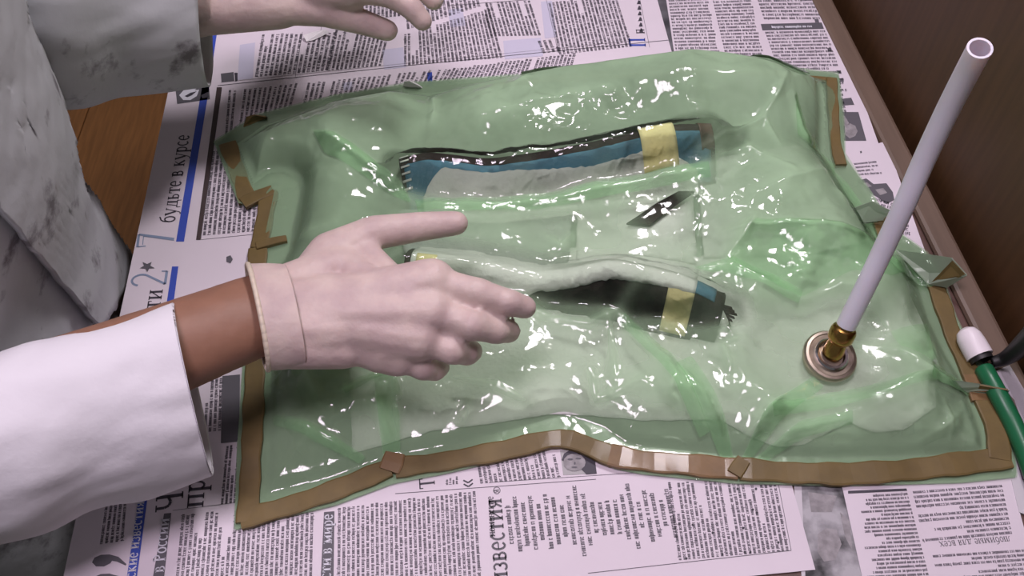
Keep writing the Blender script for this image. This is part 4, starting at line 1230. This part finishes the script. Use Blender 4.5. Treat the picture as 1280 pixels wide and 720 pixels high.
# joints (z above the table top)
W_R = U(300, 402, .112); EL_R = tz(-.430, .235, .150); SH_R = tz(-.455, .265, .500)
W_L = U(225, 0, .152);  EL_L = tz(-.470, .610, .230); SH_L = tz(-.455, .600, .500)
NECK = tz(-.405, .430, .590); HEADC = tz(-.290, .420, .735)
HIP_R = tz(-.52, .345, .150 - .02); HIP_L = tz(-.52, .515, .130)
def body(vs, fs):
    c = lambda *a: capsule(vs, fs, *a)
    # trunk
    c(tz(-.50, .40, .13), .115, tz(-.50, .46, .13), .115); c(tz(-.495, .39, .22), .105, tz(-.495, .47, .22), .105)
    c(tz(-.465, .37, .36), .105, tz(-.465, .49, .36), .105); c(tz(-.448, .34, .45), .085, tz(-.448, .52, .45), .085)
    c(tz(-.50, .43, .12), .12, tz(-.455, .43, .44), .11)
    c(tz(-.445, .43, .50), .065, NECK + Vector((.05, 0, .06)), .056)
    c(SH_R + Vector((0, .03, 0)), .058, SH_L - Vector((0, .03, 0)), .058)
    # head, jaw, nose, brow, ears
    ellipsoid(vs, fs, HEADC, (.096, .077, .118), Matrix.Rotation(math.radians(28), 3, 'Y'))
    fw = Vector((.80, 0, -.60)); upv = Vector((.60, 0, .80))
    c(HEADC - upv * .055 + fw * .025, .058, HEADC - upv * .088 + fw * .052, .034)
    c(HEADC + fw * .088 + upv * .010, .010, HEADC + fw * .112 - upv * .030, .013)
    for s in (-1, 1):
        c(HEADC + fw * .082 + upv * .026 + Vector((0, s * .012, 0)), .012, HEADC + fw * .072 + upv * .022 + Vector((0, s * .048, 0)), .011)
        c(HEADC + Vector((0, s * .078, 0)) + upv * .012, .011, HEADC + Vector((0, s * .078, 0)) - upv * .028 + fw * .006, .009)
        c(HEADC + fw * .070 - upv * .030 + Vector((0, s * .034, 0)), .022, HEADC + fw * .060 - upv * .020 + Vector((0, s * .046, 0)), .020)
    c(HEADC + fw * .092 - upv * .058 + Vector((0, -.018, 0)), .0075, HEADC + fw * .092 - upv * .058 + Vector((0, .018, 0)), .0075)
    c(HEADC + fw * .088 - upv * .068 + Vector((0, -.014, 0)), .0085, HEADC + fw * .088 - upv * .068 + Vector((0, .014, 0)), .0085)
    # arms
    for sh, el, wr in ((SH_R, EL_R, W_R), (SH_L, EL_L, W_L)):
        c(sh, .052, sh.lerp(el, .5), .047); c(sh.lerp(el, .5), .047, el, .040)
        c(el, .041, el.lerp(wr, .35), .041); c(el.lerp(wr, .35), .041, wr, .0285)
        d = (wr - el).normalized()
        side = Vector((-d.y, d.x, 0)).normalized()
        for s in (-1, 1): c(el.lerp(wr, .55) + side * s * .008, .030, wr + side * s * .009 + d * .02, .0235)
    # legs
    for hip, s in ((HIP_R, -1), (HIP_L, 1)):
        kn = Vector((-.50, hip.y, .49)); an = Vector((-.53, hip.y, .085))
        c(hip, .088, kn, .060); c(kn, .058, kn.lerp(an, .35), .055); c(kn.lerp(an, .35), .055, an, .036)
        c(an, .036, an + Vector((.12, 0, -.05)), .026)
bodyo = union('body', body, .0065, 5, M['skin'], person)
# eyes and hair
fw = Vector((.80, 0, -.60)); upv = Vector((.60, 0, .80))
for s in (-1, 1):
    vs, fs = [], []; ellipsoid(vs, fs, HEADC + fw * .078 + upv * .004 + Vector((0, s * .031, 0)), (.012, .012, .012))
    e = link('eye', new_mesh('eye', vs, fs, True), M['white_plastic'], person)
    vs, fs = [], []; ellipsoid(vs, fs, HEADC + fw * .087 + upv * .002 + Vector((0, s * .031, 0)), (.005, .005, .005))
    link('iris', new_mesh('iris', vs, fs, True), M['black_rubber'], e)
def hair(vs, fs):
    ellipsoid(vs, fs, HEADC + upv * .022 - fw * .020, (.098, .084, .106), Matrix.Rotation(math.radians(28), 3, 'Y'))
    capsule(vs, fs, HEADC - fw * .06 - upv * .01, .06, HEADC - fw * .055 - upv * .05, .045)
union('hair', hair, .006, 3, M['hair'], person)
def trousers(vs, fs):
    capsule(vs, fs, tz(-.51, .37, .13), .13, tz(-.51, .49, .13), .13)
    for hip in (HIP_R, HIP_L):
        kn = Vector((-.50, hip.y, .49)); an = Vector((-.53, hip.y, .11))
        capsule(vs, fs, hip, .105, kn, .082); capsule(vs, fs, kn, .082, an, .070)
union('trousers', trousers, .010, 4, M['trousers'], person)
for hip in (HIP_R, HIP_L):
    def shoe(vs, fs, hip=hip):
        capsule(vs, fs, (-.55, hip.y, .046), .042, (-.50, hip.y, .044), .043); capsule(vs, fs, (-.50, hip.y, .044), .044, (-.36, hip.y, .036), .032)
        capsule(vs, fs, (-.53, hip.y, .09), .045, (-.53, hip.y, .05), .045)
    union('shoe', shoe, .006, 3, M['shoe'], person)

# ---- lab coat
def ring_loft(name, rings, m, parent, seg=72, thick=.0025, fold=.004, seed=0, close_top=False):
    """rings: (centre, axis a, axis b) ellipses; smooth loft with folds"""
    n = len(rings)
    C = spline([r[0] for r in rings], 10); A = spline([r[1] for r in rings], 10); B = spline([r[2] for r in rings], 10)
    N = len(C)
    ii, kk = np.meshgrid(np.arange(N), np.arange(seg), indexing='ij')
    th = 2 * np.pi * kk / seg
    Ca = np.array([tuple(q) for q in C]); Aa = np.array([tuple(q) for q in A]); Ba = np.array([tuple(q) for q in B])
    P = Ca[ii] + Aa[ii] * np.cos(th)[..., None] + Ba[ii] * np.sin(th)[..., None]
    D = Aa[ii] * np.cos(th)[..., None] / np.linalg.norm(Aa[ii], axis=-1, keepdims=True) + Ba[ii] * np.sin(th)[..., None] / np.linalg.norm(Ba[ii], axis=-1, keepdims=True)
    D /= np.linalg.norm(D, axis=-1, keepdims=True)
    x = P[..., 0] * 1.0 + seed; y = P[..., 1] + P[..., 2] * .7; z = P[..., 2] - P[..., 0] * .4
    f = perlin(x * 13 + y * 5, z * 13 + 3 * y) * 1.0 + .6 * (np.abs(perlin(x * 24, y * 20 + z * 16)) - .25) + .3 * perlin(y * 46, z * 46 + x * 20)
    P = P + D * (fold * f)[..., None]
    vs = P.reshape(-1, 3).tolist(); fs = []
    for i in range(N - 1):
        for k in range(seg):
            a, b = i * seg + k, i * seg + (k + 1) % seg
            fs.append((a, b, b + seg, a + seg))
    me = new_mesh(name, vs, fs, True)
    o = link(name, me, m, parent)
    md = o.modifiers.new('thick', 'SOLIDIFY'); md.thickness = thick; md.offset = 0
    return o
def ell(cx, cy, z, ax, ay, lean=.15):
    return (tz(cx, cy, z), Vector((ax, 0, -ax * lean)), Vector((0, ay, 0)))
coat = ring_loft('lab_coat', [ell(-.515, .43, -.36, .185, .250), ell(-.505, .43, -.18, .170, .232), ell(-.514, .43, -.03, .158, .218), ell(-.506, .43, .10, .155, .208),
                              ell(-.484, .43, .24, .158, .200), ell(-.468, .43, .37, .154, .200), ell(-.455, .43, .47, .135, .190), ell(-.440, .43, .545, .095, .120), ell(-.420, .43, .590, .070, .075)],
                 M['coat_dirty_shaded'], person, seg=110, fold=.007)
# right sleeve
def ring_from(top, bot, width, axis):
    c = (top + bot) / 2; A = (top - bot) / 2
    Bv = A.cross(axis).normalized() * width
    return (c, A, Bv)
cuffT, cuffB = U(216, 384, .150), U(266, 588, .045)
midT, midB = U(110, 418, .160), U(140, 622, .055)
lefT, lefB = U(0, 452, .170), U(0, 662, .065)
axr = Vector((1, .35, -.1))
sl = ring_loft('sleeve', [
    (SH_R + Vector((.0, .03, .01)), Vector((.075, 0, .03)), Vector((0, .075, .03))),
    (SH_R.lerp(EL_R, .5), Vector((.075, 0, .0)), Vector((0, .072, .0))),
    (EL_R + Vector((-.005, .0, .015)), Vector((.058, 0, .045)), Vector((0.02, .066, 0.0))),
    ring_from(lefT, lefB, .052, axr), ring_from(midT, midB, .048, axr), ring_from(cuffT.lerp(midT, .12), cuffB.lerp(midB, .12), .046, axr), ring_from(cuffT, cuffB, .046, axr)],
    M['coat'], coat, seg=90, fold=.0065, seed=3)
# left sleeve
cT, cB = U(246, -34, .205), U(266, 82, .085)
mT, mB = U(150, -44, .235), U(168, 87, .112)
lT, lB = U(60, -44, .270), U(70, 98, .138)
axl = Vector((1, .15, -.25))
sl2 = ring_loft('sleeve', [
    (SH_L + Vector((0, -.03, .01)), Vector((.075, 0, .03)), Vector((0, .075, -.03))),
    (SH_L.lerp(EL_L, .5), Vector((.075, 0, .0)), Vector((0, .072, .0))),
    (EL_L + Vector((-.010, .0, .015)), Vector((.060, 0, .05)), Vector((0.0, .066, 0.0))),
    ring_from(lT, lB, .060, axl), ring_from(mT, mB, .055, axl), ring_from(cT, cB, .050, axl)],
    M['coat_dirty_shaded'], coat, seg=90, fold=.007, seed=9)

# ---- gloved hands
def hand(vs, fs, wrist, J, rp=.0165, W=()):
    c = lambda *a: capsule(vs, fs, *a)
    order = ('index', 'middle', 'ring', 'pinky')
    for k in order:
        mcp = J[k][0]
        c(wrist.lerp(mcp, .08), rp * 1.15, mcp, rp * (1.0 if k != 'pinky' else .85))
    for a, b in zip(order[:-1], order[1:]):               # webbing fills the palm
        for f in (.35, .6, .85):
            c(wrist.lerp(J[a][0], f), rp * .98, wrist.lerp(J[b][0], f), rp * .95)
    R0 = {'index': (.0122, .0110, .0100, .0092), 'middle': (.0122, .0112, .0102, .0094), 'ring': (.0115, .0106, .0096, .0088), 'pinky': (.0104, .0094, .0086, .0080)}
    for k in order:
        P = J[k]; r = R0[k]
        for i in range(3):
            c(P[i], r[i], P[i + 1], r[i + 1])
            if i: c(P[i] - (P[i + 1] - P[i]).normalized() * .003, r[i] * 1.04, P[i] + (P[i + 1] - P[i]).normalized() * .003, r[i] * 1.04)
    P = J['thumb']
    c(wrist.lerp(P[0], .5), .018, P[0], .0175); c(P[0], .0175, P[1], .0140); c(P[1], .0138, P[2], .0118); c(P[2], .0118, P[3], .0100)
    for w0, w1, r_ in W: c(w0, r_, w1, r_)
    c(P[0], .016, J['index'][0].lerp(wrist, .35), .014)   # ball of the thumb to the palm
    c(P[0].lerp(P[1], .6), .010, J['index'][0].lerp(wrist, .2), .010)

JR = {
 'thumb': [U(412, 318, .108), U(468, 291, .112), U(528, 283, .108), U(570, 279, .104)],
 'index': [U(540, 352, .118), U(598, 366, .116), U(636, 378, .108), U(656, 384, .098)],
 'middle': [U(538, 390, .112), U(592, 407, .108), U(620, 413, .094), U(636, 414, .080)],
 'ring': [U(522, 422, .102), U(566, 438, .094), U(584, 441, .078), U(590, 439, .064)],
 'pinky': [U(496, 446, .088), U(530, 460, .078), U(544, 462, .066), U(550, 459, .056)],
}
WR_R = U(348, 396, .112)
WST_R = [(U(356, 358, .116), U(420, 334, .112), .0165), (U(356, 385, .114), U(420, 378, .112), .0220), (U(358, 412, .110), U(420, 412, .106), .0220), (U(362, 434, .106), U(430, 434, .098), .0165)]
glR = union('glove', lambda v_, f_: hand(v_, f_, WR_R + (WR_R - W_R) * .2, JR, .0180, WST_R), .0022, 6, M['glove'], person)
JL = {
 'thumb': [U(350, 6, .150), U(404, 14, .142), U(448, 26, .132), U(484, 38, .122)],
 'index': [U(440, -14, .160), U(488, -6, .158), U(514, 10, .148), U(528, 26, .138)],
 'middle': [U(440, -44, .165), U(494, -34, .162), U(526, -18, .152), U(542, 0, .142)],
 'ring': [U(430, -74, .165), U(482, -70, .160), U(512, -58, .150), U(528, -46, .140)],
 'pinky': [U(412, -100, .160), U(456, -100, .154), U(480, -92, .146), U(494, -86, .138)],
}
WR_L = U(276, -10, .150)
WST_L = [(U(228, -38, .160), U(350, -40, .158), .0210), (U(230, -8, .154), U(350, -10, .154), .0240), (U(234, 18, .146), U(350, 8, .148), .0200)]
glL = union('glove', lambda v_, f_: hand(v_, f_, WR_L, JL, .0180, WST_L), .0022, 6, M['glove'], person)
# thick band and rolled edge of each glove round the wrist
def cuff(glove, c0, c1, a, b, k1=.96):
    ring_loft('cuff_band', [(c0, a, b), (c0.lerp(c1, .5), a * .99, b * .99), (c1, a * k1, b * k1)], M['glove'], glove, seg=48, thick=.0016, fold=.0010, seed=5)
    vs, fs = [], []
    N = 40
    for k in range(N):
        t0, t1 = 2 * math.pi * k / N, 2 * math.pi * (k + 1) / N
        p0 = c0 + a * math.cos(t0) + b * math.sin(t0); p1 = c0 + a * math.cos(t1) + b * math.sin(t1)
        capsule(vs, fs, p0, .0020, p1, .0020, 8, 2)
    link('rolled_edge', new_mesh('rolled_edge', vs, fs, True), M['glove_cuff'], glove)
wa, wb2 = U(309, 334, .122), U(336, 460, .106)
aR = (wa - wb2) / 2; dR = (WR_R - EL_R).normalized()
c0 = (wa + wb2) / 2
cuff(glR, c0, c0 + (U(372, 394, .112) - U(326, 397, .113)), aR, aR.cross(dR).normalized() * .0285, .95)
wa, wb2 = U(208, -56, .175), U(232, 46, .135)
aL = (wa - wb2) / 2; dL = (WR_L - EL_L).normalized()
c0 = (wa + wb2) / 2
cuff(glL, c0, c0 + Vector((.02, .002, 0)), aL, aL.cross(dL).normalized() * .032)
# ---- details of the coat, laid on its surface
from mathutils.bvhtree import BVHTree
dg = bpy.context.evaluated_depsgraph_get()
bvh = BVHTree.FromObject(coat, dg)
def on_coat(px, py, off):
    o_ = Vector((0, 0, T + H)); d_ = (U(px, py, 0) - o_).normalized()
    h_, n_, _, _ = bvh.ray_cast(coat.matrix_world.inverted() @ o_, d_)
    if h_ is None: return None
    h_ = coat.matrix_world @ h_
    if n_.dot(d_) > 0: n_ = -n_
    return h_ + n_ * off
def coat_patch(name, c, off, thick, nu=24, nv=24):
    idx, vs, fs = {}, [], []
    for j in range(nv + 1):
        for i in range(nu + 1):
            a = Vector(c[0]).lerp(Vector(c[1]), i / nu); b = Vector(c[3]).lerp(Vector(c[2]), i / nu); q = a.lerp(b, j / nv)
            p_ = on_coat(q.x, q.y, off)
            if p_ is not None and p_.z < T + .6: idx[(i, j)] = len(vs); vs.append(p_)
    for j in range(nv):
        for i in range(nu):
            k = [(i, j), (i + 1, j), (i + 1, j + 1), (i, j + 1)]
            if all(q in idx for q in k):
                f_ = [idx[q] for q in k]
                if max((vs[f_[0]] - vs[f_[2]]).length, (vs[f_[1]] - vs[f_[3]]).length) < .05: fs.append(tuple(f_))
    o_ = link(name, new_mesh(name, vs, fs, True), M['coat_dirty_shaded'], coat)
    md = o_.modifiers.new('thick', 'SOLIDIFY'); md.thickness = thick; md.offset = 0
coat_patch('front_flap', [(-160, 90), (50, -140), (165, 330), (112, 412)], .009, .005, 100, 60)
def seam(pts):
    P = []
    for a, b in zip(pts[:-1], pts[1:]):
        for k in range(8):
            q = Vector(a).lerp(Vector(b), k / 8); r_ = on_coat(q.x, q.y, .0012)
            if r_ is not None: P.append(r_)
    if len(P) > 2: link('seam', tube_mesh('seam', P, .0011, .0003, 6), M['coat_dirty_shaded'], coat)
seam([(-20, 102), (18, 134), (60, 88)])
